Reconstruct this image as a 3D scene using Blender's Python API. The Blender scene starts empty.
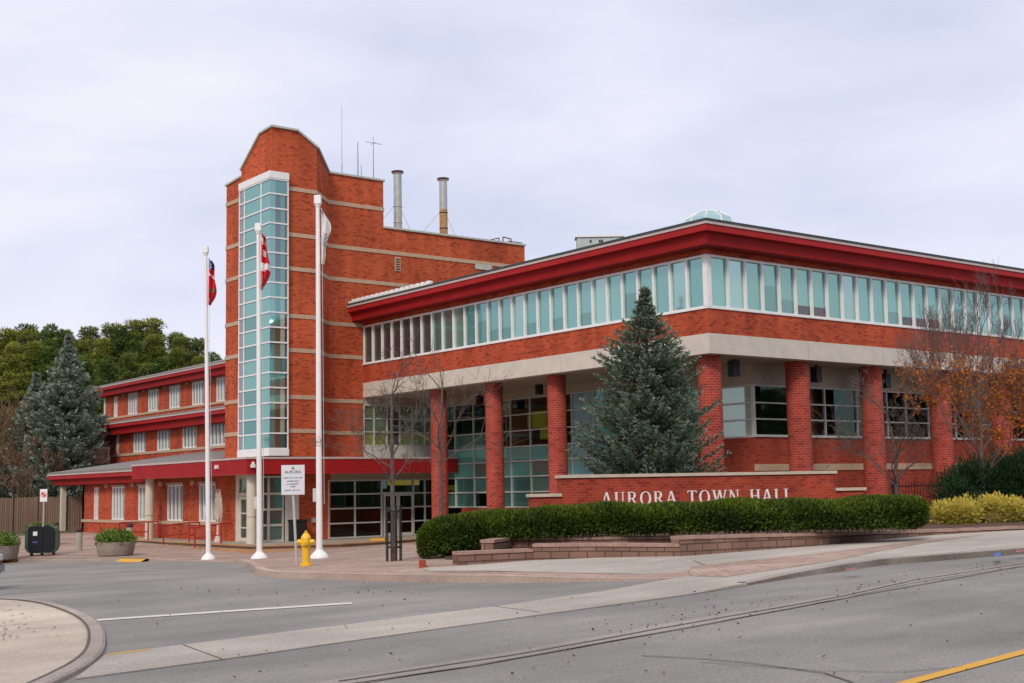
import bpy, math, random
from math import sin, cos, pi, radians, hypot, atan2, sqrt, floor
from mathutils import Vector, Matrix
scene = bpy.context.scene
COL = scene.collection

# ------------------------------------------------------------------ camera
F, YAW, PIT, ROL = 1295.2, 0.91015, 0.11319, -0.01884
CD = Vector((cos(YAW)*cos(PIT), sin(YAW)*cos(PIT), sin(PIT)))
_r = Vector((sin(YAW), -cos(YAW), 0)); _u = _r.cross(CD)
CR = cos(ROL)*_r + sin(ROL)*_u
CU = -sin(ROL)*_r + cos(ROL)*_u
CP = Vector((-35.0217, -33.1594, 2.4))
cam_data = bpy.data.cameras.new('camera')
cam = bpy.data.objects.new('camera', cam_data); COL.objects.link(cam)
cam_data.sensor_width = 36; cam_data.lens = F*36/1024
cam_data.clip_start = .1; cam_data.clip_end = 3000
m = Matrix((CR, CU, -CD)).transposed().to_4x4(); m.translation = CP
cam.matrix_world = m
scene.camera = cam

# ------------------------------------------------------------------ world
SUN_EL, SUN_AZ = radians(38), radians(215)     # direction the light comes from, CCW from +X
w = bpy.data.worlds.new('World'); scene.world = w; w.use_nodes = True
nt = w.node_tree; nt.nodes.clear()
N = nt.nodes.new; LK = nt.links.new
out = N('ShaderNodeOutputWorld')
sky = N('ShaderNodeTexSky'); sky.sky_type = 'NISHITA'; sky.sun_disc = False
sky.sun_elevation = SUN_EL; sky.sun_rotation = pi/2 - SUN_AZ
bg1 = N('ShaderNodeBackground'); bg1.inputs[1].default_value = .1; LK(sky.outputs[0], bg1.inputs[0])
tc = N('ShaderNodeTexCoord'); mp = N('ShaderNodeMapping'); mp.inputs['Scale'].default_value = (1.0, 1.0, 3.2)
LK(tc.outputs['Generated'], mp.inputs[0])
n1 = N('ShaderNodeTexNoise'); n1.inputs['Scale'].default_value = 2.1; n1.inputs['Detail'].default_value = 7; n1.inputs['Roughness'].default_value = .52
n1.inputs['Distortion'].default_value = .4
LK(mp.outputs[0], n1.inputs[0])
cr = N('ShaderNodeValToRGB'); LK(n1.outputs[0], cr.inputs[0])
cr.color_ramp.elements[0].position = .36; cr.color_ramp.elements[0].color = (.64, .68, .84, 1)
cr.color_ramp.elements[1].position = .66; cr.color_ramp.elements[1].color = (.90, .895, .965, 1)
e = cr.color_ramp.elements.new(.5); e.color = (.77, .785, .92, 1)
bg2 = N('ShaderNodeBackground'); bg2.inputs[1].default_value = 1.03; LK(cr.outputs[0], bg2.inputs[0])
ms = N('ShaderNodeMixShader'); ms.inputs[0].default_value = .93
LK(bg1.outputs[0], ms.inputs[1]); LK(bg2.outputs[0], ms.inputs[2]); LK(ms.outputs[0], out.inputs[0])
sd = bpy.data.lights.new('sun', 'SUN'); sd.energy = 1.95; sd.angle = radians(14); sd.color = (1, .90, .76)
so = bpy.data.objects.new('sun', sd); COL.objects.link(so)
sv = Vector((cos(SUN_EL)*cos(SUN_AZ), cos(SUN_EL)*sin(SUN_AZ), sin(SUN_EL)))
so.rotation_euler = (-sv).to_track_quat('-Z', 'Y').to_euler()
scene.view_settings.view_transform = 'Standard'; scene.view_settings.look = 'None'
scene.view_settings.exposure = 0.06; scene.view_settings.gamma = 1

# ------------------------------------------------------------------ survey helpers (ground heights, sight lines of the survey photo)
def lerp_t(v, pts):
    if v <= pts[0][0]: return pts[0][1]
    for (a, A), (b, B) in zip(pts, pts[1:]):
        if v <= b: return A+(B-A)*(v-a)/(b-a)
    return pts[-1][1]
def G(x, y):
    xx = min(60, max(-60, x))
    return .02*(xx+18)+lerp_t(y, [(-80, 1.35), (-33, 1.12), (-5, .5), (20.5, -.45), (46, -.05), (80, .2)])
def ray(px, py): return CD+CR*((px-512)/F)-CU*((py-341.5)/F)
def gp(px, py, h=0):
    v = ray(px, py); lo, hi = 2.0, None; t = 2.0
    while t < 400:
        p = CP+v*t
        if p.z < G(p.x, p.y)+h: hi = t; break
        lo = t; t += 1.0
    if hi is None: hi = 400
    for _ in range(30):
        md = (lo+hi)/2; p = CP+v*md
        if p.z < G(p.x, p.y)+h: hi = md
        else: lo = md
    return CP+v*hi
def dp(px, py, depth): return CP+ray(px, py)*depth
def plX(px, py, X): v = ray(px, py); return CP+v*((X-CP.x)/v.x)
def plY(px, py, Y): v = ray(px, py); return CP+v*((Y-CP.y)/v.y)

# ------------------------------------------------------------------ materials
MATS = {}
def newmat(name):
    m = bpy.data.materials.new(name); m.use_nodes = True; MATS[name] = m
    return m, m.node_tree, m.node_tree.nodes['Principled BSDF']
def P(name, col, rough=.7, metal=0, var=.12, scale=3, bump=0, bscale=40, spec=.3, detail=6, col2=None, obj_rand=0, emit=0, coords='Object'):
    m, t, b = newmat(name)
    b.inputs['Roughness'].default_value = rough; b.inputs['Metallic'].default_value = metal
    b.inputs['Specular IOR Level'].default_value = spec
    tc = t.nodes.new('ShaderNodeTexCoord')
    n = t.nodes.new('ShaderNodeTexNoise'); n.inputs['Scale'].default_value = scale; n.inputs['Detail'].default_value = detail
    n.inputs['Roughness'].default_value = .62
    t.links.new(tc.outputs[coords], n.inputs[0])
    r = t.nodes.new('ShaderNodeValToRGB'); t.links.new(n.outputs[0], r.inputs[0])
    c2 = col2 or tuple(min(1, c*(1+var)) for c in col)
    c1 = tuple(c*(1-var) for c in col) if not col2 else col
    r.color_ramp.elements[0].position = .33; r.color_ramp.elements[0].color = (*c1, 1)
    r.color_ramp.elements[1].position = .67; r.color_ramp.elements[1].color = (*c2, 1)
    src = r.outputs[0]
    if obj_rand:
        oi = t.nodes.new('ShaderNodeObjectInfo'); hs = t.nodes.new('ShaderNodeHueSaturation')
        mr = t.nodes.new('ShaderNodeMapRange'); t.links.new(oi.outputs['Random'], mr.inputs[0])
        mr.inputs[3].default_value = 1-obj_rand; mr.inputs[4].default_value = 1+obj_rand
        mr2 = t.nodes.new('ShaderNodeMapRange'); t.links.new(oi.outputs['Random'], mr2.inputs[0])
        mr2.inputs[3].default_value = .5-obj_rand*.06; mr2.inputs[4].default_value = .5+obj_rand*.04
        t.links.new(mr.outputs[0], hs.inputs['Value']); t.links.new(mr2.outputs[0], hs.inputs['Hue']); t.links.new(src, hs.inputs['Color']); src = hs.outputs[0]
    t.links.new(src, b.inputs['Base Color'])
    if bump:
        n2 = t.nodes.new('ShaderNodeTexNoise'); n2.inputs['Scale'].default_value = bscale; n2.inputs['Detail'].default_value = 4
        t.links.new(tc.outputs[coords], n2.inputs[0])
        bp = t.nodes.new('ShaderNodeBump'); bp.inputs['Strength'].default_value = bump; bp.inputs['Distance'].default_value = .02
        t.links.new(n2.outputs[0], bp.inputs['Height']); t.links.new(bp.outputs[0], b.inputs['Normal'])
    if emit:
        b.inputs['Emission Color'].default_value = (*col, 1); b.inputs['Emission Strength'].default_value = emit
    return m
def brick(name, c1, c2, mortar, bw=.25, bh=.085, dark=(.10, .02, .015), msize=.012, bias=0, rough=.85, dk=.48):
    m, t, b = newmat(name)
    b.inputs['Roughness'].default_value = rough; b.inputs['Specular IOR Level'].default_value = .15
    uv = t.nodes.new('ShaderNodeUVMap')
    br = t.nodes.new('ShaderNodeTexBrick'); t.links.new(uv.outputs[0], br.inputs['Vector'])
    br.inputs['Scale'].default_value = 1; br.inputs['Brick Width'].default_value = bw; br.inputs['Row Height'].default_value = bh
    br.inputs['Mortar Size'].default_value = msize; br.inputs['Mortar Smooth'].default_value = .3; br.inputs['Bias'].default_value = bias
    br.inputs['Color1'].default_value = (*c1, 1); br.inputs['Color2'].default_value = (*c2, 1); br.inputs['Mortar'].default_value = (*mortar, 1)
    # scattered dark bricks
    br2 = t.nodes.new('ShaderNodeTexBrick'); t.links.new(uv.outputs[0], br2.inputs['Vector'])
    br2.inputs['Scale'].default_value = 1; br2.inputs['Brick Width'].default_value = bw; br2.inputs['Row Height'].default_value = bh
    br2.inputs['Mortar Size'].default_value = 0; br2.inputs['Color1'].default_value = (0, 0, 0, 1); br2.inputs['Color2'].default_value = (1, 1, 1, 1); br2.inputs['Bias'].default_value = 0
    br2.offset_frequency = 2
    gt = t.nodes.new('ShaderNodeMapRange'); t.links.new(br2.outputs[0], gt.inputs[0]); gt.inputs[1].default_value = .78; gt.inputs[2].default_value = 1.0; gt.inputs[4].default_value = dk
    nz = t.nodes.new('ShaderNodeTexNoise'); nz.inputs['Scale'].default_value = .35; nz.inputs['Detail'].default_value = 5; t.links.new(uv.outputs[0], nz.inputs[0])
    mrn = t.nodes.new('ShaderNodeMapRange'); t.links.new(nz.outputs[0], mrn.inputs[0]); mrn.inputs[1].default_value = .3; mrn.inputs[2].default_value = .7; mrn.inputs[3].default_value = .82; mrn.inputs[4].default_value = 1.16
    mps = t.nodes.new('ShaderNodeMapping'); mps.inputs['Scale'].default_value = (1.3, .16, 1); t.links.new(uv.outputs[0], mps.inputs[0])
    nz2 = t.nodes.new('ShaderNodeTexNoise'); nz2.inputs['Scale'].default_value = 1.0; nz2.inputs['Detail'].default_value = 6; t.links.new(mps.outputs[0], nz2.inputs[0])
    mr3 = t.nodes.new('ShaderNodeMapRange'); t.links.new(nz2.outputs[0], mr3.inputs[0]); mr3.inputs[1].default_value = .35; mr3.inputs[2].default_value = .62; mr3.inputs[3].default_value = .80; mr3.inputs[4].default_value = 1.06
    mul = t.nodes.new('ShaderNodeMath'); mul.operation = 'MULTIPLY'; t.links.new(mrn.outputs[0], mul.inputs[0]); t.links.new(mr3.outputs[0], mul.inputs[1])
    mx = t.nodes.new('ShaderNodeMix'); mx.data_type = 'RGBA'; t.links.new(gt.outputs[0], mx.inputs[0]); t.links.new(br.outputs[0], mx.inputs[6]); mx.inputs[7].default_value = (*dark, 1)
    mu = t.nodes.new('ShaderNodeVectorMath'); mu.operation = 'SCALE'; t.links.new(mx.outputs[2], mu.inputs[0]); t.links.new(mul.outputs[0], mu.inputs['Scale'])
    t.links.new(mu.outputs[0], b.inputs['Base Color'])
    bp = t.nodes.new('ShaderNodeBump'); bp.inputs['Strength'].default_value = .35; bp.inputs['Distance'].default_value = .01; bp.invert = True
    t.links.new(br.outputs['Fac'], bp.inputs['Height']); t.links.new(bp.outputs[0], b.inputs['Normal'])
    return m
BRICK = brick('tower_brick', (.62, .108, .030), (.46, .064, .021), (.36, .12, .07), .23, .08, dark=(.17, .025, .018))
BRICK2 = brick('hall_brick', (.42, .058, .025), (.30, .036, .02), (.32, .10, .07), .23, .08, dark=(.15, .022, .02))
BRICK_COL = brick('column_brick', (.48, .060, .035), (.36, .040, .026), (.40, .17, .14), .24, .10, dark=(.16, .03, .03), msize=.012)
BLOCK = brick('stone_block', (.30, .185, .145), (.24, .135, .105), (.10, .07, .06), .42, .16, dark=(.18, .085, .06), msize=.016)
PAVER = brick('paver', (.46, .335, .27), (.40, .28, .225), (.33, .235, .19), .24, .12, dark=(.28, .17, .14), msize=.010)
BRICK3 = brick('upper_brick', (.56, .090, .030), (.40, .050, .021), (.34, .11, .07), .23, .08, dark=(.14, .022, .02))
STONE = P('band_stone', (.48, .34, .23), .8, var=.10, scale=4, bump=.2)
CONC = P('concrete', (.58, .52, .455), .85, var=.08, scale=1.4, bump=.15, bscale=30)
SOFFIT = P('soffit', (.34, .29, .23), .9, var=.06, scale=1)
RED = P('red_metal', (.36, .018, .020), .6, var=.12, scale=.8, spec=.15)
RED2 = P('red_trim', (.28, .014, .014), .65, var=.10, scale=1.3, spec=.12)
DRIP = P('light_drip', (.50, .40, .38), .6, var=.08, scale=4)
SHINGLE = P('shingle', (.055, .065, .065), .9, var=.3, scale=9, bump=.6, bscale=25)
SHINGLE2 = P('wing_shingle', (.22, .205, .19), .9, var=.22, scale=9, bump=.6, bscale=25)
WHITE = P('white_frame', (.78, .77, .76), .45, var=.05, scale=3, spec=.5)
GREYFR = P('grey_frame', (.52, .53, .50), .45, var=.08, scale=3, spec=.5)
COPING = P('coping', (.46, .47, .40), .6, var=.12, scale=5)
DARK = P('dark_metal', (.02, .02, .022), .5, var=.2)
BEIGE = P('beige_paint', (.58, .52, .42), .7, var=.06, scale=3)
ROOM = P('room_wall', (.15, .17, .14), .9, var=.35, scale=.8)
ROOMF = P('room_floor', (.07, .06, .05), .6, var=.25, scale=1.5)
POLEW = P('pole_white', (.80, .79, .78), .35, var=.04, scale=2, spec=.5)
GALV = P('galvanised', (.42, .45, .43), .5, metal=.3, var=.14, scale=3)
RUST = P('rusty_buff', (.40, .24, .10), .7, var=.3, scale=4)

def asphalt(name, c, scale=1):
    m, t, b = newmat(name)
    b.inputs['Roughness'].default_value = .9; b.inputs['Specular IOR Level'].default_value = .25
    tc = t.nodes.new('ShaderNodeTexCoord')
    a = t.nodes.new('ShaderNodeTexNoise'); a.inputs['Scale'].default_value = 38; a.inputs['Detail'].default_value = 5; a.inputs['Roughness'].default_value = .75
    bb = t.nodes.new('ShaderNodeTexNoise'); bb.inputs['Scale'].default_value = .22; bb.inputs['Detail'].default_value = 6; bb.inputs['Roughness'].default_value = .65
    mp = t.nodes.new('ShaderNodeMapping'); mp.inputs['Rotation'].default_value = (0, 0, .12); mp.inputs['Scale'].default_value = (.35, 1.5, 1)
    c3 = t.nodes.new('ShaderNodeTexNoise'); c3.inputs['Scale'].default_value = .9; c3.inputs['Detail'].default_value = 4
    t.links.new(tc.outputs['Object'], a.inputs[0]); t.links.new(tc.outputs['Object'], bb.inputs[0])
    t.links.new(tc.outputs['Object'], mp.inputs[0]); t.links.new(mp.outputs[0], c3.inputs[0])
    def mr(src, lo, hi, a0, b0):
        q = t.nodes.new('ShaderNodeMapRange'); t.links.new(src, q.inputs[0])
        q.inputs[1].default_value = lo; q.inputs[2].default_value = hi; q.inputs[3].default_value = a0; q.inputs[4].default_value = b0; return q.outputs[0]
    x = mr(a.outputs[0], .3, .7, .60, 1.38); y = mr(bb.outputs[0], .3, .7, .74, 1.22); z = mr(c3.outputs[0], .3, .7, .90, 1.10)
    m1 = t.nodes.new('ShaderNodeMath'); m1.operation = 'MULTIPLY'; t.links.new(x, m1.inputs[0]); t.links.new(y, m1.inputs[1])
    m2 = t.nodes.new('ShaderNodeMath'); m2.operation = 'MULTIPLY'; t.links.new(m1.outputs[0], m2.inputs[0]); t.links.new(z, m2.inputs[1])
    mu = t.nodes.new('ShaderNodeVectorMath'); mu.operation = 'SCALE'; mu.inputs[0].default_value = c; t.links.new(m2.outputs[0], mu.inputs['Scale'])
    t.links.new(mu.outputs[0], b.inputs['Base Color'])
    bp = t.nodes.new('ShaderNodeBump'); bp.inputs['Strength'].default_value = .5; bp.inputs['Distance'].default_value = .01
    t.links.new(a.outputs[0], bp.inputs['Height']); t.links.new(bp.outputs[0], b.inputs['Normal'])
    return m
ASPH = asphalt('asphalt', (.265, .248, .228))
PAVE = asphalt('pavement_concrete', (.44, .39, .335))
PAVE2 = asphalt('island_concrete', (.55, .465, .375))
KERB = asphalt('kerb_stone', (.36, .30, .265))
KERBP = asphalt('kerb_pink', (.45, .34, .285))
SOIL = P('soil', (.10, .055, .035), .95, var=.4, scale=8, bump=.6, bscale=20)
WPAINT = P('white_paint', (.60, .56, .50), .8, col2=(.72, .69, .64), scale=7)
YPAINT = P('yellow_paint', (.70, .37, .04), .8, col2=(.62, .34, .06), scale=7)
TERR = P('terrain_ground', (.10, .10, .05), .95, var=.4, scale=.6)
# glass
def glass_opaque(name, base, tint, fac=.6, rough=.04):
    m, t, b = newmat(name)
    nt = t; b.inputs['Base Color'].default_value = (*base, 1); b.inputs['Roughness'].default_value = .6
    g = t.nodes.new('ShaderNodeBsdfGlossy'); g.inputs['Color'].default_value = (*tint, 1); g.inputs['Roughness'].default_value = rough
    tc = t.nodes.new('ShaderNodeTexCoord'); n = t.nodes.new('ShaderNodeTexNoise'); n.inputs['Scale'].default_value = .7; n.inputs['Detail'].default_value = 1
    t.links.new(tc.outputs['Object'], n.inputs[0])
    bp = t.nodes.new('ShaderNodeBump'); bp.inputs['Strength'].default_value = .05; bp.inputs['Distance'].default_value = .05; t.links.new(n.outputs[0], bp.inputs['Height']); t.links.new(bp.outputs[0], g.inputs['Normal'])
    mx = t.nodes.new('ShaderNodeMixShader'); mx.inputs[0].default_value = fac
    oi = t.nodes.new('ShaderNodeObjectInfo'); rr_ = t.nodes.new('ShaderNodeMapRange'); t.links.new(oi.outputs['Random'], rr_.inputs[0]); rr_.inputs[3].default_value = .70; rr_.inputs[4].default_value = 1.18
    vm = t.nodes.new('ShaderNodeVectorMath'); vm.operation = 'SCALE'; vm.inputs[0].default_value = base; t.links.new(rr_.outputs[0], vm.inputs['Scale']); t.links.new(vm.outputs[0], b.inputs['Base Color'])
    t.links.new(b.outputs[0], mx.inputs[1]); t.links.new(g.outputs[0], mx.inputs[2])
    t.links.new(mx.outputs[0], t.nodes['Material Output'].inputs[0])
    return m
def glass_clear(name, tint, gl=(.75, .9, .88), fac=.3):
    m, t, b = newmat(name); t.nodes.remove(b)
    g = t.nodes.new('ShaderNodeBsdfGlossy'); g.inputs['Color'].default_value = (*gl, 1); g.inputs['Roughness'].default_value = .02
    tr = t.nodes.new('ShaderNodeBsdfTransparent'); tr.inputs[0].default_value = (*tint, 1)
    fr = t.nodes.new('ShaderNodeFresnel'); fr.inputs[0].default_value = 1.6
    ad = t.nodes.new('ShaderNodeMath'); ad.operation = 'ADD'; ad.use_clamp = True; ad.inputs[1].default_value = fac-.05; t.links.new(fr.outputs[0], ad.inputs[0])
    mx = t.nodes.new('ShaderNodeMixShader'); t.links.new(ad.outputs[0], mx.inputs[0]); t.links.new(tr.outputs[0], mx.inputs[1]); t.links.new(g.outputs[0], mx.inputs[2])
    t.links.new(mx.outputs[0], t.nodes['Material Output'].inputs[0])
    return m
GL_TEAL = glass_opaque('glass_teal', (.14, .31, .285), (.37, .63, .59), .50)
GL_TEAL2 = glass_opaque('glass_teal_deep', (.07, .19, .175), (.32, .53, .50), .48)
GL_LIME = glass_opaque('glass_lime_reflection', (.23, .27, .06), (.5, .6, .4), .25)  # reflection of yellow-green trees painted into the pane colour
GL_MOSS = glass_opaque('glass_moss_reflection', (.09, .14, .06), (.45, .55, .4), .25)  # darker green tree reflection, likewise painted into the base
GL_DUSK = glass_clear('glass_dusk', (.45, .62, .54), (.40, .58, .50), .08)
GL_DARK = glass_opaque('glass_dark', (.035, .05, .04), (.42, .50, .42), .28)
GL_PLUM = glass_opaque('glass_plum', (.05, .03, .035), (.42, .45, .46), .22)
GL_SPAN = glass_opaque('glass_spandrel', (.09, .34, .31), (.32, .58, .55), .22)
GL_AQUA = glass_opaque('glass_aqua', (.14, .40, .46), (.32, .58, .62), .25)
GL_BLIND = glass_opaque('glass_blind', (.30, .35, .34), (.5, .6, .6), .30)
GL_NAVY = glass_opaque('glass_blind_gap', (.03, .035, .05), (.4, .45, .5), .3)
GL_BRN = glass_opaque('glass_shaft', (.15, .065, .025), (.40, .50, .46), .22)
GL_PALE = glass_opaque('glass_pale', (.42, .50, .38), (.5, .65, .6), .32)
GL_PINK = glass_opaque('glass_pink', (.22, .19, .20), (.45, .48, .52), .5)  # grey-pink paints in the brick reflected by the narrow bay pane
GL_CLEAR = glass_clear('glass_clear', (.38, .64, .58), (.32, .62, .56), .16)
GL_LOBBY = glass_clear('glass_lobby', (.45, .50, .42), (.55, .60, .52), .08)
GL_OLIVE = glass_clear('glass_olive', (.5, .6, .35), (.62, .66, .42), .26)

# ------------------------------------------------------------------ mesh builder
class MB:
    def __init__(s): s.v = []; s.f = []; s.m = []; s.uv = []
    def face(s, pts, mat=0, uv=None):
        i = len(s.v); pts = [tuple(p) for p in pts]
        s.v += pts; s.f.append(tuple(range(i, i+len(pts)))); s.m.append(mat)
        if uv is None:
            a, b, c = Vector(pts[0]), Vector(pts[1]), Vector(pts[2])
            n = (b-a).cross(c-b)
            if n.length < 1e-12: n = Vector((0, 0, 1))
            n.normalize()
            if abs(n.z) > .8: uv = [(p[0], p[1]) for p in pts]
            else:
                tx, ty = -n.y, n.x; l = hypot(tx, ty); tx /= l; ty /= l
                uv = [(p[0]*tx+p[1]*ty, p[2]) for p in pts]
        s.uv.append(uv)
    def box(s, x0, y0, z0, x1, y1, z1, mat=0):
        x0, x1 = min(x0, x1), max(x0, x1); y0, y1 = min(y0, y1), max(y0, y1); z0, z1 = min(z0, z1), max(z0, z1)
        c = [(x0, y0, z0), (x1, y0, z0), (x1, y1, z0), (x0, y1, z0), (x0, y0, z1), (x1, y0, z1), (x1, y1, z1), (x0, y1, z1)]
        for q in ((0, 3, 2, 1), (4, 5, 6, 7), (0, 1, 5, 4), (1, 2, 6, 5), (2, 3, 7, 6), (3, 0, 4, 7)): s.face([c[i] for i in q], mat)
    def prism(s, poly, z0, z1, mat=0):
        ar = sum(a[0]*b[1]-b[0]*a[1] for a, b in zip(poly, poly[1:]+poly[:1]))
        if ar < 0: poly = poly[::-1]
        s.face([(x, y, z1) for x, y in poly], mat); s.face([(x, y, z0) for x, y in reversed(poly)], mat)
        for a, b in zip(poly, poly[1:]+poly[:1]): s.face([(a[0], a[1], z0), (b[0], b[1], z0), (b[0], b[1], z1), (a[0], a[1], z1)], mat)
    def bar(s, p, q, w, h=None, mat=0, up=(0, 0, 1)):
        p, q = Vector(p), Vector(q); h = h or w; d = (q-p).normalized(); u = Vector(up)
        if abs(d.dot(u)) > .98: u = Vector((1, 0, 0))
        sd = d.cross(u).normalized()*w/2; uu = sd.cross(d).normalized()*h/2
        a = [p+sd+uu, p-sd+uu, p-sd-uu, p+sd-uu]; b = [x+(q-p) for x in a]
        s.face(a, mat); s.face(b[::-1], mat)
        for i in range(4): j = (i+1) % 4; s.face([a[j], a[i], b[i], b[j]], mat)
    def tube(s, p, q, r0, r1=None, n=8, mat=0, caps=True):
        p, q = Vector(p), Vector(q); r1 = r0 if r1 is None else r1
        d = (q-p)
        if d.length < 1e-6: return
        d.normalize(); u = Vector((0, 0, 1)) if abs(d.z) < .95 else Vector((1, 0, 0))
        a = d.cross(u).normalized(); b = a.cross(d)
        A = [p+(a*cos(2*pi*i/n)+b*sin(2*pi*i/n))*r0 for i in range(n)]
        B = [q+(a*cos(2*pi*i/n)+b*sin(2*pi*i/n))*r1 for i in range(n)]
        L = (q-p).length
        for i in range(n):
            j = (i+1) % n; s.face([A[j], A[i], B[i], B[j]], mat, [((i+1)*2*pi*r0/n, 0), (i*2*pi*r0/n, 0), (i*2*pi*r0/n, L), ((i+1)*2*pi*r0/n, L)])
        if caps: s.face(A, mat); s.face(B[::-1], mat)
    def path(s, pts, r, n=6, mat=0):
        for a, b in zip(pts, pts[1:]): s.tube(a, b, r, r, n, mat)
    def lathe(s, prof, c, n=24, mat=0, mats=None, sx=1, sy=1):
        cx, cy, cz = c
        for k, ((r0, z0), (r1, z1)) in enumerate(zip(prof, prof[1:])):
            for i in range(n):
                a, b = 2*pi*i/n, 2*pi*(i+1)/n
                pts = [(cx+r0*cos(a)*sx, cy+r0*sin(a)*sy, cz+z0), (cx+r0*cos(b)*sx, cy+r0*sin(b)*sy, cz+z0), (cx+r1*cos(b)*sx, cy+r1*sin(b)*sy, cz+z1), (cx+r1*cos(a)*sx, cy+r1*sin(a)*sy, cz+z1)]
                R = max(r0, r1); uv = [(a*R, cz+z0), (b*R, cz+z0), (b*R, cz+z1), (a*R, cz+z1)]
                if r0 < 1e-6: pts = pts[1:]; uv = uv[1:]
                elif r1 < 1e-6: pts = pts[:3]; uv = uv[:3]
                s.face(pts, mats[k] if mats else mat, uv)
    def build(s, name, mats, parent=None, loc=(0, 0, 0), smooth=False):
        me = bpy.data.meshes.new(name); me.from_pydata(s.v, [], s.f)
        for mt in (mats if isinstance(mats, (list, tuple)) else [mats]): me.materials.append(mt)
        me.polygons.foreach_set('material_index', s.m)
        ul = me.uv_layers.new(name='UVMap'); flat = [c for f in s.uv for p in f for c in p]
        ul.data.foreach_set('uv', flat)
        if smooth:
            me.polygons.foreach_set('use_smooth', [True]*len(me.polygons))
        me.update()
        o = bpy.data.objects.new(name, me); COL.objects.link(o); o.location = loc
        if parent: o.parent = parent
        return o
def weld(o, d=1e-4):
    import bmesh
    b = bmesh.new(); b.from_mesh(o.data); bmesh.ops.remove_doubles(b, verts=b.verts, dist=d); b.to_mesh(o.data); b.free()
def bevel(o, wd=.02, seg=2):
    weld(o); md = o.modifiers.new('bevel', 'BEVEL'); md.width = wd; md.segments = seg; md.limit_method = 'ANGLE'
def tag(o, label=None, cat=None, group=None, kind=None):
    if label: o['label'] = label
    if cat: o['category'] = cat
    if group: o['group'] = group
    if kind: o['kind'] = kind
    return o
def empty(name, loc, label=None, cat=None, group=None, rz=0):
    o = bpy.data.objects.new(name, None); COL.objects.link(o); o.location = loc; o.rotation_euler.z = rz; o.empty_display_size = .3
    return tag(o, label, cat, group)
def copy_tree(o, parent=None):
    c = o.copy(); COL.objects.link(c)
    if parent: c.parent = parent
    for ch in [x for x in bpy.data.objects if x.parent == o]: copy_tree(ch, c)
    return c

# ------------------------------------------------------------------ ground sheets following the terrain
import bmesh
def sheet(name, poly, h, mat, step=1.5, kind='structure', skirt=0, uvrot=0):
    """poly: list of (x,y); h: offset or function(x,y)"""
    hf = h if callable(h) else (lambda x, y: h)
    bm = bmesh.new(); vs = [bm.verts.new((x, y, 0)) for x, y in poly]
    try: bm.faces.new(vs)
    except Exception: pass
    xs = [p[0] for p in poly]; ys = [p[1] for p in poly]
    for ax, lo, hi in ((0, min(xs), max(xs)), (1, min(ys), max(ys))):
        k = floor(lo/step)+1
        while k*step < hi:
            co = [0, 0, 0]; no = [0, 0, 0]; co[ax] = k*step; no[ax] = 1
            bmesh.ops.bisect_plane(bm, geom=bm.verts[:]+bm.edges[:]+bm.faces[:], plane_co=co, plane_no=no, dist=1e-5); k += 1
    if any(min(ys) < yb < max(ys) for yb in (-5, 20.5, 46)):
        for yb in (-33, -5, 20.5, 46): bmesh.ops.bisect_plane(bm, geom=bm.verts[:]+bm.edges[:]+bm.faces[:], plane_co=(0, yb, 0), plane_no=(0, 1, 0), dist=1e-5)
    for v in bm.verts: v.co.z = G(v.co.x, v.co.y)+hf(v.co.x, v.co.y)
    bm.normal_update()
    for f in bm.faces:
        if f.normal.z < 0: f.normal_flip()
    uvl = bm.loops.layers.uv.new('UVMap'); c, s_ = cos(uvrot), sin(uvrot)
    for f in bm.faces:
        for l in f.loops: l[uvl].uv = (l.vert.co.x*c+l.vert.co.y*s_, -l.vert.co.x*s_+l.vert.co.y*c)
    if skirt:
        be = [e for e in bm.edges if e.is_boundary]
        r = bmesh.ops.extrude_edge_only(bm, edges=be)
        for v in r['geom']:
            if isinstance(v, bmesh.types.BMVert): v.co.z -= skirt
    me = bpy.data.meshes.new(name); bm.to_mesh(me); bm.free(); me.materials.append(mat)
    o = bpy.data.objects.new(name, me); COL.objects.link(o)
    if kind: o['kind'] = kind
    return o
def pxy(pts, h=0): return [(p.x, p.y) for p in (gp(a, b, h) for a, b in pts)]
def offset_line(pts, d):
    """offset polyline to its left by d"""
    o = []
    for i, p in enumerate(pts):
        a = pts[max(0, i-1)]; b = pts[min(len(pts)-1, i+1)]
        tx, ty = b[0]-a[0], b[1]-a[1]; l = hypot(tx, ty) or 1
        o.append((p[0]-ty/l*d, p[1]+tx/l*d))
    return o
def resample(pts, step=.4):
    o = [pts[0]]
    for a, b in zip(pts, pts[1:]):
        n = max(1, int(hypot(b[0]-a[0], b[1]-a[1])/step))
        o += [(a[0]+(b[0]-a[0])*k/n, a[1]+(b[1]-a[1])*k/n) for k in range(1, n+1)]
    return o
def smoothline(pts, it=2):
    for _ in range(it):
        q = [pts[0]]
        for a, b in zip(pts, pts[1:]):
            q += [(a[0]*.75+b[0]*.25, a[1]*.75+b[1]*.25), (a[0]*.25+b[0]*.75, a[1]*.25+b[1]*.75)]
        pts = q+[pts[-1]]
    return pts

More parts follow.
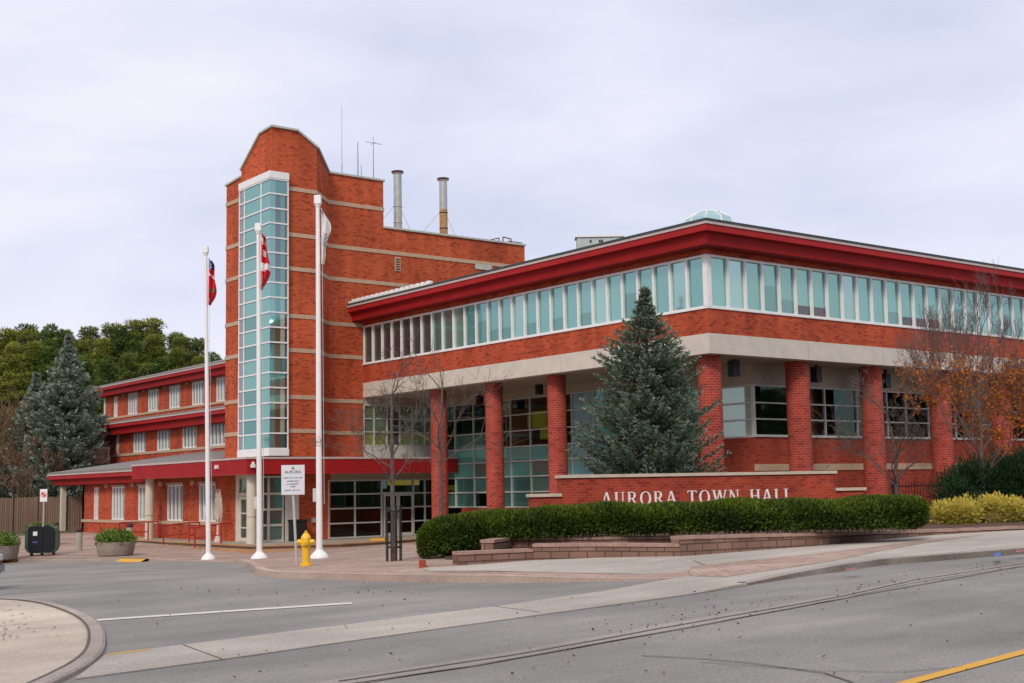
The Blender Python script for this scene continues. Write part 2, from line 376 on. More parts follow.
# terrain
mb = MB()
xs = [-3000, -600, -150, -60]+[-60+4*i for i in range(1, 31)]+[150, 600, 3000]
ys = [-3000, -600, -150, -80]+[-80+2.5*i for i in range(1, 19)]+[-33, -5, 20.5, 46, 80]+[-31+2.25*i for i in range(1, 11)]+[22+3*i for i in range(19)]+[150, 600, 3000]
ys = sorted(set(ys)); xs = sorted(set(xs))
for a, b in zip(xs, xs[1:]):
    for c, d in zip(ys, ys[1:]):
        mb.face([(x, y, G(x, y)) for x, y in ((a, c), (b, c), (b, d), (a, d))])
o = mb.build('ground', ASPH); weld(o); tag(o, kind='structure')
tag(sheet('lawn', [(-60, 48), (90, 48), (90, 200), (-160, 200), (-160, 60)], .02, TERR, step=6), kind='structure')

# plaza (brick paving)
front = [(-260, 557), (-100, 560), (0, 562), (125, 561), (146, 561.4), (165, 561.2), (203, 561.5), (238, 563.5), (251, 568.5), (257, 575), (270, 577.8), (300, 579), (350, 580.5), (400, 582), (450, 582.8), (560, 582.8), (640, 580.5), (700, 578), (716, 576.3)]
F0 = pxy(front)
KX, KY = F0[-1]
PFX, PFY = F0[6]
def hplaza(x, y):
    a = .135*min(1, max(.06, (hypot(x-KX, y-KY)-.6)/3.5))
    b = min(1, max(.08, (hypot(x-PFX, y-PFY)-3.0)/4.0))
    c = 1-min(1, max(0, (y-11)/4))*min(1, max(0, (x+12.5)/2))
    return max(.006, a*b*c)
wallbase = [(420, 569), (458, 567), (533, 561.5), (600, 559), (680, 557.5), (747, 552), (814, 546.8), (881, 540.2), (936, 535.6), (1024, 530.6), (1100, 526)]
WB = pxy(wallbase, .1)
plz = F0+[WB[4], (-7, -3), (-2, 5), (4.5, 12), (4.5, 30), (-5, 30), (-5, 52), (-30, 60)]
ramp_i = 5
kerb_line = resample(smoothline(F0[4:], 1), .5)
plz_poly = F0[:4]+kerb_line+plz[len(F0):]
sheet('plaza_paving', plz_poly, hplaza, PAVER, step=1.5, skirt=0, uvrot=.5)
def kerb(name, line, w, hf, mat, side=1):
    """kerb stone along line: outer face drops to the road, inner joins paving. line order: paving to the left (side=1)"""
    inner = offset_line(line, w*side); mb = MB(); L = 0
    for i in range(len(line)-1):
        a, b, c, d = line[i], line[i+1], inner[i+1], inner[i]
        ll = hypot(b[0]-a[0], b[1]-a[1])
        def z(p, q): return G(*p)+hf(*p)+q
        e = .012
        mb.face([(a[0], a[1], G(*a)-.05), (b[0], b[1], G(*b)-.05), (b[0], b[1], z(b, e)-.02), (a[0], a[1], z(a, e)-.02)] [::(1 if side == 1 else -1)])
        a2 = (a[0]+(d[0]-a[0])*.15, a[1]+(d[1]-a[1])*.15); b2 = (b[0]+(c[0]-b[0])*.15, b[1]+(c[1]-b[1])*.15)
        mb.face([(a[0], a[1], z(a, e)-.02), (b[0], b[1], z(b, e)-.02), (b2[0], b2[1], z(b, e)), (a2[0], a2[1], z(a, e))][::(1 if side == 1 else -1)])
        mb.face([(a2[0], a2[1], z(a, e)), (b2[0], b2[1], z(b, e)), (c[0], c[1], z(c, e)), (d[0], d[1], z(d, e))][::(1 if side == 1 else -1)])
        mb.face([(d[0], d[1], z(d, e)), (c[0], c[1], z(c, e)), (c[0], c[1], z(c, -.03)), (d[0], d[1], z(d, -.03))][::(1 if side == 1 else -1)])
    o = mb.build(name, mat); tag(o, kind='structure'); return o
kerb('kerb', kerb_line[:], .22, hplaza, KERBP, 1)
kl = pxy([(-260, 557), (-100, 560), (8, 561.8)]); kerb('kerb', resample(kl, 2), .2, lambda x, y: .11, KERB, 1)
kerb('kerb', resample(pxy([(17, 562), (60, 561.8), (121, 561.3)]), 2), .2, lambda x, y: .11, KERB, 1)
# painted kerb ends and flush ramp beside the flag poles
def ramp(name, line, mat, out=.5, wi=.25):
    o1 = offset_line(line, -out); i1 = offset_line(line, wi); mb = MB()
    for i in range(len(line)-1):
        mb.face([(o1[i][0], o1[i][1], G(*o1[i])+.004), (o1[i+1][0], o1[i+1][1], G(*o1[i+1])+.004), (line[i+1][0], line[i+1][1], G(*line[i+1])+.116), (line[i][0], line[i][1], G(*line[i])+.116)])
        mb.face([(line[i][0], line[i][1], G(*line[i])+.116), (line[i+1][0], line[i+1][1], G(*line[i+1])+.116), (i1[i+1][0], i1[i+1][1], G(*i1[i+1])+.12), (i1[i][0], i1[i][1], G(*i1[i])+.12)])
    o = mb.build(name, mat); tag(o, kind='structure')
ramp('kerb_ramp', resample(pxy([(121, 561.3), (146, 561.6)]), 1), YPAINT, .25, .55)
ramp('kerb_ramp', resample(pxy([(8, 561.8), (17, 562)]), 1), YPAINT, .2, .3)

# concrete footway along the street, raised right of the drive
up_line = [(105, 655), (250, 636.8), (330, 627), (493, 607), (600, 592), (691, 579), (724, 575.8)]
lo_line = [(75, 679.5), (250, 656), (330, 644.2), (540, 615), (691, 594.5), (747, 585.7), (800, 577), (841, 571.5), (881, 565.5), (950, 560), (1024, 554), (1120, 547)]
U0 = pxy(up_line); L0 = pxy(lo_line)
XA, XB = L0[4][0], L0[7][0]
def hwalk(x, y):
    # along the street: flush at the drive, raised further on
    s_ = (x-XA)/(XB-XA); return .008+.112*min(1, max(0, s_))
R_up = pxy([(724, 575.6), (700, 571)], .05)+[]
footU = U0[:-1]+pxy([(716, 576.5)])
# boundary against the wall on the right
WBr = [p for p in WB[4:]]
def hmain(x, y): return max(hwalk(x, y), 0)+.0
foot_poly = L0+[WBr[-1], WBr[-2], WBr[-3], WBr[-4], WBr[-5], WBr[-6], WBr[-7]]+U0[::-1]
sheet('footway', foot_poly, lambda x, y: hwalk(x, y)+.001, PAVE, step=1.2, skirt=.15)
# paver band tapering along the wall side
band = pxy([(690, 574), (724, 575), (780, 569), (831, 562.5), (881, 552), (932, 543), (985, 535.5), (960, 537.6), (915, 542.5), (860, 549.5), (814, 555), (745, 562), (690, 567)], .1)
sheet('paver_band', band, lambda x, y: hwalk(x, y)+.006, PAVER, step=1.5, uvrot=.9)
# concrete strip in front of the block wall, on the plaza
strip = pxy([(430, 572.5), (560, 572.5), (640, 570.5), (690, 567.5), (745, 562), (745, 553.5), (680, 557.8), (600, 559.3), (533, 561.8), (458, 567.3), (422, 569.5)], .11)
sheet('footway_strip', strip, lambda x, y: hplaza(x, y)+.008, PAVE, step=1.5)
kerb('kerb', resample(L0[5:], 1), .18, lambda x, y: hwalk(x, y), KERB, 1)
# gutter strip
gu = pxy([(250, 694), (330, 680.8), (511, 652), (601, 636), (691, 619.6), (780, 605), (841, 594.5), (915, 578.5), (1024, 562), (1150, 544)])
gl = pxy([(1150, 547.5), (1024, 566), (915, 582.5), (841, 599), (780, 610.5), (691, 627), (601, 643.5), (474, 666), (359, 684.5), (270, 700)])
sheet('gutter', gu+gl, .006, asphalt('gutter_concrete', (.33, .29, .26)), step=2)
def flat_path(name, pxs, w, mat, h=.010, seed=0, jit=0):
    rnd = random.Random(seed); pts = resample(pxy(pxs), .5)
    if jit: pts = [(x+rnd.uniform(-jit, jit), y+rnd.uniform(-jit, jit)) for x, y in pts]
    a = offset_line(pts, w/2); b = offset_line(pts, -w/2); mb = MB()
    for i in range(len(pts)-1): mb.face([(q[0], q[1], G(*q)+h) for q in (b[i], b[i+1], a[i+1], a[i])])
    o = mb.build(name, mat); tag(o, kind='structure'); return o
CRACK = P('crack_tar', (.11, .095, .08), .9, var=.3)
flat_path('road_joint', [(340, 682), (511, 656), (601, 640), (691, 623.5), (780, 608), (841, 597), (915, 580.5), (1024, 564), (1150, 545.7)], .05, CRACK, .011, 1, .01)
flat_path('road_joint', [(300, 692), (474, 666.6), (691, 627.6), (841, 599.4), (1024, 566.6)], .04, CRACK, .011, 2, .01)
flat_path('road_joint', [(75, 680), (250, 656.4), (330, 644.6), (540, 615.4), (691, 594.9), (747, 586)], .03, CRACK, .012, 3, .006)
flat_path('road_crack', [(640, 655.6), (700, 659), (752, 663), (790, 670), (820, 674), (850, 683)], .022, CRACK, .010, 4, .05)
flat_path('road_crack', [(700, 663), (820, 672), (905, 672), (960, 668)], .014, CRACK, .010, 5, .05)
for a, b in (((222, 660), (183, 645.5)), ((540, 613), (492, 606.5))):
    flat_path('road_joint', [a, b], .02, CRACK, .0125, 6, .004)
flat_path('road_marking', [(97, 620.5), (230, 611.5), (352, 603.5)], .34, WPAINT, .009)
flat_path('road_marking', [(80, 566.5), (112, 566)], .15, WPAINT, .009)
flat_path('road_marking', [(140, 570.5), (165, 569.5)], .15, WPAINT, .009)
flat_path('road_marking', [(880, 691), (905, 684.3), (1024, 652.6), (1100, 632)], .14, YPAINT, .009)
flat_path('road_marking', [(107, 655.5), (150, 650)], .10, YPAINT, .012)
# lower left traffic island
isl_o = [(-120, 606), (-40, 600.5), (0, 600), (37, 602), (63, 607.5), (90, 618), (102.5, 629), (105.5, 641), (104, 653), (93, 665), (66, 680), (40, 692), (0, 712)]
IO = resample(smoothline(pxy(isl_o), 2), .25)
sheet('traffic_island', IO+[(IO[-1][0]-8, IO[-1][1])], .04, PAVE2, step=1.5)
kerb('kerb', IO[::-1], .19, lambda x, y: .045, asphalt('island_kerb', (.40, .335, .29)), 1)
inn = offset_line(IO, -.42)
mbk = MB()
for a, b, c, d in zip(offset_line(IO, -.18), offset_line(IO, -.18)[1:], offset_line(IO, -.215)[1:], offset_line(IO, -.215)):
    mbk.face([(q[0], q[1], G(*q)+.062) for q in (a, b, c, d)][::-1])
tag(mbk.build('island_joint', CRACK), kind='structure')
# dabs of survey paint
BLUEP = P('blue_paint', (.05, .16, .50), .8); REDP = P('red_mark', (.50, .12, .12), .8)
sheet('survey_mark', pxy([(993, 554.3), (1001, 553.5), (1000, 556.5), (996, 557)], .13), .142, BLUEP, step=5)
sheet('survey_mark', pxy([(845, 571), (856, 569.4), (858, 568.2), (846, 569.8)], .13), .142, REDP, step=5)
sheet('survey_mark', pxy([(1016, 552.5), (1024, 551.6), (1024, 550.6), (1016, 551.4)], .13), .142, REDP, step=5)

# ------------------------------------------------------------------ TOWN HALL
HALL = empty('town_hall', (0, 0, 0), 'long red brick civic building with round columns, a glazed stair tower and red eaves', 'building')
XG, YG, TY = 4.61, 2.1, 24.57
def wall_open(mb, ax, p, t, a0, a1, z0, z1, ops, mat=0):
    def bx(u0, u1, w0, w1):
        if u1-u0 < .005 or w1-w0 < .005: return
        if ax == 'X': mb.box(p, u0, w0, p+t, u1, w1, mat)
        else: mb.box(u0, p, w0, u1, p+t, w1, mat)
    cur = a0
    for (b0, b1, c0, c1) in sorted(ops):
        bx(cur, b0, z0, z1); bx(b0, b1, z0, c0); bx(b0, b1, c1, z1); cur = b1
    bx(cur, a1, z0, z1)
def bar_frame(mb, ax, p, cols, rows, t=.06, dep=.12, outp=.03, mat=0):
    """grid of bars: cols/rows are positions incl. borders"""
    def bx(u0, u1, w0, w1, e=0):
        if ax == 'X': mb.box(p-outp-e, u0, w0, p-outp+dep, u1, w1, mat)
        else: mb.box(u0, p-outp-e, w0, u1, p-outp+dep, w1, mat)
    for c in cols: bx(c-t/2, c+t/2, rows[0]-t/2, rows[-1]+t/2)
    for r in rows:
        for c, d in zip(cols, cols[1:]): bx(c+t/2, d-t/2, r-t/2, r+t/2, -.006)
def panes(mb, ax, p, cols, rows, matf):
    for i, (c, d) in enumerate(zip(cols, cols[1:])):
        for j, (r, s_) in enumerate(zip(rows, rows[1:])):
            if ax == 'X': mb.face([(p, d, r), (p, c, r), (p, c, s_), (p, d, s_)], matf(i, j))
            else: mb.face([(c, p, r), (d, p, r), (d, p, s_), (c, p, s_)], matf(i, j))

# --- main block
mb = MB(); mb.box(0, 0, 8.0, .3, TY-.005, 8.93); mb.box(.3, 0, 8.0, 27, .3, 8.93)
mb.box(0, 0, 10.97, .3, TY-.005, 11.3); mb.box(.3, 0, 10.97, 27, .3, 11.3); mb.box(27, 0, 0, 27.3, 20, 11.3)
mb.build('upper_wall', BRICK3, HALL)
mb = MB(); mb.box(-.02, -.02, 7.25, .45, TY-.01, 8.0); mb.box(.45, -.02, 7.25, 27, .45, 8.0)
mb.box(.45, .45, 7.34, 27, TY-.01, 7.6)
mb.build('concrete_beam', CONC, HALL)
JG = P('joint_grey', (.36, .31, .26), .9)
for k in range(1, 6): mb = MB(); mb.box(-.026, k*4.5-.42, 7.25, -.015, k*4.5-.41, 7.995); mb.build('beam_joint', JG, HALL)
for k in range(1, 6): mb = MB(); mb.box(.8+4.8*k, -.026, 7.25, .81+4.8*k, -.015, 7.995); mb.build('beam_joint', JG, HALL)
mb = MB(); mb.box(.45, .45, 7.26, XG, TY-.01, 7.33); mb.box(XG, .45, 7.26, 27, YG, 7.33)
mb.build('soffit', SOFFIT, HALL)
mb = MB(); mb.box(-.05, -.05, 8.93, .25, TY-.01, 9.0); mb.box(.25, -.05, 8.93, 27, .25, 9.0)
mb.box(-.03, -.03, 10.92, .25, TY-.01, 10.97); mb.box(.25, -.03, 10.92, 27, .25, 10.97)
mb.box(-.06, -.06, 9.0, .16, .16, 10.92)
mb.build('window_sill', WHITE, HALL)
WB_ = (24.5-.14)/27
def win_mesh(ax, wd, z0, z1, t=.055):
    mb = MB(); L, R = 0, wd
    def bx(u0, u1, w0, w1):
        if ax == 'X': mb.box(-.03, u0, w0, .12, u1, w1)
        else: mb.box(u0, -.03, w0, u1, .12, w1)
    bx(0, t, z0, z1); bx(wd-t, wd, z0, z1); bx(t, wd-t, z0, z0+.04); bx(t, wd-t, z1-.04, z1)
    return mb
def pane_mesh(ax, wd, z0, z1, splits):
    mb = MB(); zz = [z0]+[z0+(z1-z0)*s_ for s_, _ in splits]
    for k in range(len(splits)):
        a, b = zz[k], zz[k+1]
        if ax == 'X': mb.face([(.07, wd, a), (.07, 0, a), (.07, 0, b), (.07, wd, b)], k)
        else: mb.face([(0, .07, a), (wd, .07, a), (wd, .07, b), (0, .07, b)], k)
    return mb, [m_ for _, m_ in splits]
rnd = random.Random(4)
GL_TEAL3 = glass_opaque('glass_teal_light', (.22, .36, .33), (.48, .72, .68), .55)
VAR = {'q': [(1, GL_TEAL3)], 'm': [(.55, GL_TEAL2), (1, GL_TEAL)], 't': [(1, GL_TEAL)], 'u': [(1, GL_TEAL2)], 'h': [(.22, GL_PLUM), (1, GL_TEAL)], 'd': [(.62, GL_PLUM), (1, GL_DARK)], 'g': [(1, GL_DARK)], 'k': [(.3, GL_TEAL2), (1, GL_TEAL)]}  # h and k: darker lower part is a reflection painted on the pane
fr0 = {}
def strip_windows(ax, a0, wd, seq):
    fm = win_mesh(ax, wd, 9.0, 10.92); f0 = None; pm = {}
    for i, s_ in enumerate(seq):
        if f0 is None: f0 = fm.build('window', WHITE, HALL); f = f0
        else: f = f0.copy(); COL.objects.link(f); f.parent = HALL
        f.location = (0, a0+wd*i, 0) if ax == 'X' else (a0+wd*i, 0, 0)
        if s_ not in pm:
            b, ms_ = pane_mesh(ax, wd, 9.0, 10.92, VAR[s_]); p = b.build('pane', ms_, f); pm[s_] = p.data
        else: p = bpy.data.objects.new('pane', pm[s_]); COL.objects.link(p); p.parent = f
strip_windows('X', .14, WB_, 'tqttmtqktktkqkkmutuug'+'gdddgg')
strip_windows('Y', .16, .970, 'tqtmkhhtqttkhhhkmtqkmtktqttt')

# --- eaves
def sweep(path, prof, name, mats, parent, pm=None):
    """path polyline (x,y), outward side = right of travel; prof list of (outward, z)"""
    nn = []
    for a, b in zip(path, path[1:]):
        l = hypot(b[0]-a[0], b[1]-a[1]); nn.append(((b[1]-a[1])/l, -(b[0]-a[0])/l))
    off = []
    for i in range(len(path)):
        if i == 0: off.append(nn[0])
        elif i == len(path)-1: off.append(nn[-1])
        else:
            a, b = nn[i-1], nn[i]; k = 1+a[0]*b[0]+a[1]*b[1]; off.append(((a[0]+b[0])/k, (a[1]+b[1])/k))
    mb = MB()
    for i in range(len(path)-1):
        for k in range(len(prof)-1):
            q = []
            for (ii, kk) in ((i, k), (i+1, k), (i+1, k+1), (i, k+1)):
                o_, z = prof[kk]; q.append((path[ii][0]+off[ii][0]*o_, path[ii][1]+off[ii][1]*o_, z))
            if (Vector(q[0])-Vector(q[1])).length < 1e-5: q = q[1:]
            mb.face(q, (pm[k] if pm else 0))
    for i in (0, len(path)-1):
        q = [(path[i][0]+off[i][0]*o_, path[i][1]+off[i][1]*o_, z) for o_, z in prof]
        mb.face(q if i else q[::-1], 0)
    return mb.build(name, mats, parent)
def eave(path, z, parent, depth=.92, roofin=6, slope=.20, drop=.68, sh=SHINGLE, zr=None):
    prof = [(-.05, z-drop), (depth-.26, z-drop), (depth-.22, z-.27), (depth-.21, z-.26), (depth, z-.235), (depth, z), (-.05, z)]
    sweep(path, prof, 'eave', [RED, RED2], parent, [1, 1, 1, 0, 0, 0])
    sweep(path, [(depth+.04, z+.003), (depth+.04, z+.09), (depth-.1, z+.09), (depth-.1, z+.003)], 'drip_edge', DRIP, parent)
    sweep(path, [(depth+.02, z+.095), (depth+.02, z+.21), (-roofin, z+.21+(depth+roofin)*slope), (-roofin, z+.1)], 'roof', sh, parent)
eave([(0, TY-.02), (0, 0), (27, 0)], 11.87, HALL, roofin=7.5, slope=.222)
mb = MB(); mb.box(7.4, 7.4, 13.2, 27, TY-.02, 13.75); mb.build('roof_top', SHINGLE, HALL)
# gutters' white stepped guard near the tower
mb = MB(); y_ = TY-.05; z0_ = 12.0
while y_ > 17.6:
    mb.box(-.90, y_-.36, 11.97, -.76, y_, 12.20); mb.box(-.76, y_-.36, 12.05, -.55, y_-.1, 12.31); y_ -= .46
    mb.box(-.89, y_, 11.97, -.77, y_+.12, 12.15)
mb.build('snow_guard', WHITE, HALL)
# --- columns
def column(x, y, r):
    mb = MB(); zb = G(x, y)-.3
    mb.lathe([(r, zb), (r, 7.25)], (x, y, 0), 28)
    o = mb.build('column', BRICK_COL, HALL, smooth=True)
for y_ in (18.98, 14.5, 9.98, 5.4): column(.9, y_, .415)
column(.82, .82, .44)
for x_ in (5.92, 10.68, 15.6, 20.4, 25.2): column(x_, .86, .47)
# --- curtain wall facing left (X plane)
cwc = [YG, 3.9, 5.5]+[7.06+1.575*k for k in range(0, 11)]; cwc[-1] = 22.9; cwc.append(TY-.02)
rows = [1.5, 2.24, 3.0, 3.75, 4.47, 5.25, 6.04, 6.83]
mb = MB(); bar_frame(mb, 'X', XG, cwc[2:], rows, .06, .14); bar_frame(mb, 'X', XG, cwc[:3], [4.32, 5.0, 5.68, 6.38], .07, .14)
cw = mb.build('curtain_wall', GREYFR, HALL)
rnd = random.Random(11)
def cwm(i, j):
    if i < 5: return 5 if (j > 1 and rnd.random() < .85) else 4
    if j == 3: return 4
    if j == 2: return 4 if (i % 3) else 1
    return 1 if rnd.random() < .3 else (2 if rnd.random() < .1 else 0)
mb = MB(); panes(mb, 'X', XG+.05, cwc[2:], rows, cwm); panes(mb, 'X', XG+.05, cwc[:3], [4.32, 5.0, 5.68, 6.38], lambda i, j: 3)
mb.build('pane', [GL_CLEAR, GL_TEAL2, GL_DARK, GL_PALE, GL_SPAN, GL_AQUA], cw)
mb = MB(); wall_open(mb, 'X', XG, .3, YG+.3, TY-.05, -.2, 7.26, [(YG+.3, 5.5, 4.32, 6.38), (5.5, TY-.06, 1.5, 6.83)], 0)
# split brick / concrete by rebuilding: lower parts brick, upper concrete
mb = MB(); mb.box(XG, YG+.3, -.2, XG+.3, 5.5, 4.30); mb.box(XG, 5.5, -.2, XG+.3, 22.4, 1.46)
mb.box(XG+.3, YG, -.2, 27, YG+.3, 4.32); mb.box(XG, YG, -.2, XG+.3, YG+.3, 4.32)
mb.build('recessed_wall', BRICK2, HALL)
mb = MB(); mb.box(XG, YG+.3, 6.40, XG+.3, 5.5, 7.26); mb.box(XG, 5.5, 6.85, XG+.3, TY-.05, 7.26); mb.box(XG, YG, 6.40, 27, YG+.3, 7.26)
mb.box(0.02, TY-.0, 6.87, XG-.02, TY+.3, 7.26)
mb.build('concrete_lintel', P('lintel_concrete', (.42, .36, .29), .9, var=.08), HALL)
mb = MB(); mb.box(XG-.04, YG-.04, 2.93, 27, YG-.001, 3.2); mb.build('stone_band', STONE, HALL)
# right recessed windows
rc = [XG+.02, 6.92, 9.11, 11.27, 13.4, 14.79, 16.46, 18.6, 20.8, 23, 25.2, 27]
rr = [4.36, 5.02, 5.68, 6.38]
mb = MB(); bar_frame(mb, 'Y', YG, rc, rr, .06, .14); mb.box(XG, YG-.06, 4.29, 27, YG+.1, 4.36)
rw = mb.build('window_band', GREYFR, HALL)
mb = MB(); panes(mb, 'Y', YG+.05, rc, rr, lambda i, j: 0); mb.build('pane', [GL_DUSK], rw)
mb = MB(); mb.box(8.36, YG+.12, 4.36, 8.5, YG+.4, 6.36); mb.build('timber_panel', P('lit_timber', (.60, .30, .08), .6, var=.3, scale=6), HALL)
# wall lights under the soffit
for px_, py_, ax, pz in ((733.5, 369, 'Y', 7.2), (816, 375, 'Y', 7.2), (885, 381, 'Y', 7.2), (540, 383, 'X', 7.2), (480.5, 397, 'X', 7.2)):
    mb = MB()
    if ax == 'Y':
        q = plY(px_, py_, 1.4); mb.box(q.x-.17, 1.22, q.z-.3, q.x+.17, 1.55, q.z+.33); mb.box(q.x-.05, 1.3, q.z+.33, q.x+.05, 1.4, 7.26)
    else:
        q = plX(px_, py_+4, 3.4); mb.box(3.2, q.y-.12, q.z-.35, 3.5, q.y+.12, q.z+.25); mb.box(3.3, q.y-.05, q.z+.25, 3.4, q.y+.05, 7.26)
    o = mb.build('hanging_light', DARK, HALL)
# interior rooms
mb = MB()
mb.box(XG+.35, YG+.35, 3.85, 10, TY, 4.30, 1); mb.box(10, YG+.35, 3.85, 27, 7, 4.15, 1)
mb.box(XG+.35, YG+.35, 0, 27, 7.0, .1, 1); mb.box(XG+.35, 7.0, 0, 10, TY, .1, 1)
mb.box(9.8, 7.0, .1, 10, 30, 7.3, 0); mb.box(10, 7, .1, 27, 7.2, 7.3, 0)
mb.box(XG+.35, 12.2, .1, 7.5, 12.4, 3.85, 0); mb.box(6.5, 17, 4.3, 9.8, 17.2, 7.3, 0); mb.box(14.6, YG+.6, 4.15, 14.8, 7, 7.3, 0); mb.box(19.5, YG+.6, 4.15, 19.7, 7, 7.3, 0)
# lobby behind the entrance
mb.box(-2, 30, .05, 10, 30.2, 7.3, 0); mb.box(-2.2, TY+.3, -.1, 10, 30, .03, 1); mb.box(-2, TY+.35, 3.5, 9.79, 30, 4.1, 0); mb.box(-2.2, TY+.3, 0, -2, 30, 4.1, 0); mb.box(-.3, TY+.3, 4.1, -.1, 30, 7.3, 0)
mb.box(-2, TY+.3, 7.28, 10, 30, 7.4, 0)
mb.build('interior', [ROOM, ROOMF], HALL)
YEL = P('lit_yellow', (.75, .50, .08), .5, var=.1, emit=.40); YEL2 = P('lit_yellow_dim', (.50, .27, .03), .5, var=.1, emit=.22)
mb = MB(); q = plX(536, 418, 6.6); mb.box(6.6, q.y-.75, q.z-.5, 6.7, q.y+.7, q.z+.35); mb.box(6.6, q.y-.9, q.z-1.1, 6.7, q.y-.3, q.z-.5)
mb.build('lit_panel', YEL2, HALL)
mb = MB(); q = plY(402, 483, 27.2); mb.box(q.x-1.05, 27.2, q.z-.12, q.x+1.15, 27.35, q.z+.22); mb.build('lit_panel', YEL, HALL)
mb = MB(); q = plX(448, 488, 7.0); mb.box(7.0, q.y-1.6, q.z-.15, 7.1, q.y+1.1, q.z+.15); mb.build('lit_panel', YEL2, HALL)
mb = MB(); q = plY(382, 484.5, 25.2); mb.box(q.x-.33, 25.2, q.z-.26, q.x+.34, 25.25, q.z+.3, 1); mb.box(q.x-.28, 25.18, q.z-.22, q.x-.16, 25.2, q.z+.24, 0); mb.box(q.x-.08, 25.18, q.z-.22, q.x+.27, 25.2, q.z+.24, 2)
mb.build('lobby_sign', [WHITE, P('sign_blue', (.01, .05, .16), .5), P('sign_lightblue', (.30, .58, .75), .5, emit=.3)], HALL)

# --- window band above the canopy, between tower and curtain wall
c2 = [0.04, .66, 1.45, 2.24, 3.03, 3.82, XG-.05]; r2 = [4.78, 5.47, 6.16, 6.85]
mb = MB(); bar_frame(mb, 'Y', TY, c2, r2, .06, .14); mb.box(0.0, TY-.05, 4.12, XG-.02, TY+.25, 4.74)
wb2 = mb.build('window_band', GREYFR, HALL)
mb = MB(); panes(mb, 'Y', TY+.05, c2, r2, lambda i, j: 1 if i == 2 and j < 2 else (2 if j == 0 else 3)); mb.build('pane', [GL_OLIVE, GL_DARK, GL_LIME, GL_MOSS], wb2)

# --- tower
TB = MB()
def panel(p0, p1, prof, z0, t=.3, mb=TB, mat=0):
    """wall panel; prof = [(s,z)...] along p0->p1 (s in 0..L). inward = left of travel"""
    d = Vector((p1[0]-p0[0], p1[1]-p0[1])); L = d.length; d.normalize(); n = Vector((-d.y, d.x))
    def P3(s_, z, o_=0): return (p0[0]+d.x*s_+n.x*o_, p0[1]+d.y*s_+n.y*o_, z)
    top = [(0, prof[0][1])]+prof[1:-1]+[(L, prof[-1][1])]
    mb.face([P3(0, z0), P3(L, z0)]+[P3(s_, z) for s_, z in reversed(top)], mat)
    mb.face(([P3(0, z0, t), P3(L, z0, t)]+[P3(s_, z, t) for s_, z in reversed(top)])[::-1], mat)
    for (a, za), (b, zb) in zip(top, top[1:]): mb.face([P3(a, za), P3(b, zb), P3(b, zb, t), P3(a, za, t)], mat)
TX = -6.06
# travel direction chosen so that inward is to the left
panel((TX, 28.1), (TX, 23.02), [(0, 18.33), (1.68, 18.45), (1.70, 18.80), (3.82, 20.24), (5.08, 20.30)], 4.0)
panel((TX, 23.02), (-3.58, 23.02), [(0, 20.30), (1.39, 20.30), (2.48, 19.62)], 4.0)
panel((-3.58, 23.02), (-2.03, TY), [(0, 19.62), (2.19, 18.86)], 4.0)
panel((-2.03, TY), (1.32, TY), [(0, 18.86), (3.35, 18.86)], 7.26)
panel((1.32, TY), (10.89, TY), [(0, 16.32), (9.57, 16.32)], 7.26)
panel((10.89, TY), (10.89, 36), [(0, 16.32), (11, 16.32)], 7)
panel((1.32, TY+.3), (1.32, 36), [(0, 18.86), (11, 18.86)], 16.2)
panel((10.89, 36), (-1.5, 36), [(0, 16.3), (9.57, 16.3), (9.58, 18.86), (12.39, 18.86)], 7)
panel((-1.5, 36), (-1.5, 28.1), [(0, 18.3), (7.9, 18.3)], 4)
panel((-1.5, 28.1), (TX, 28.1), [(0, 18.3), (4.5, 18.3)], 0)
TB.box(-2.03, TY, 4.05, -.0, TY+.3, 7.255)
TB.box(TX+.3, 23.4, 17.6, -3, 27.8, 17.9); TB.box(-3, TY+.3, 17.6, 1.3, 27.8, 17.9); TB.box(-1.4, 27.81, 17.6, 1.3, 35.7, 17.9); TB.box(1.4, TY+.3, 15.6, 10.6, 35.7, 15.9)
# ground floor brick below the canopy
TB.box(-3.9, TY, -.2, -1.95, TY+.3, 4.0); TB.box(TX, 26.9, -.3, TX+.3, 28.3, 4.0)
TB.box(TX, 28.3, -.3, TX+.3, 29.0, 4.0)
TB.build('tower_wall', BRICK, HALL)
for z in (17.34, 15.04, 13.34, 11.0, 9.32, 7.03, 5.39):
    a, b = z-.10, z+.10; e = .035
    mb = MB(); mb.box(TX-e, 26.2, a, TX+.1, 28.1+e, b); mb.build('stone_band', STONE, HALL)
    x1 = -.01 if z < 8 else (10.89+e if z > 12 and z < 16 else (1.32+e if z > 16 else -.01))
    mb = MB(); mb.prism([(-5.28, 23.02-e), (-3.565, 23.02-e), (-2.015, TY-e), (x1, TY-e), (x1, TY+.1), (-2.08, TY+.1), (-3.63, 23.12), (-5.28, 23.12)], a, b); mb.build('stone_band', STONE, HALL)
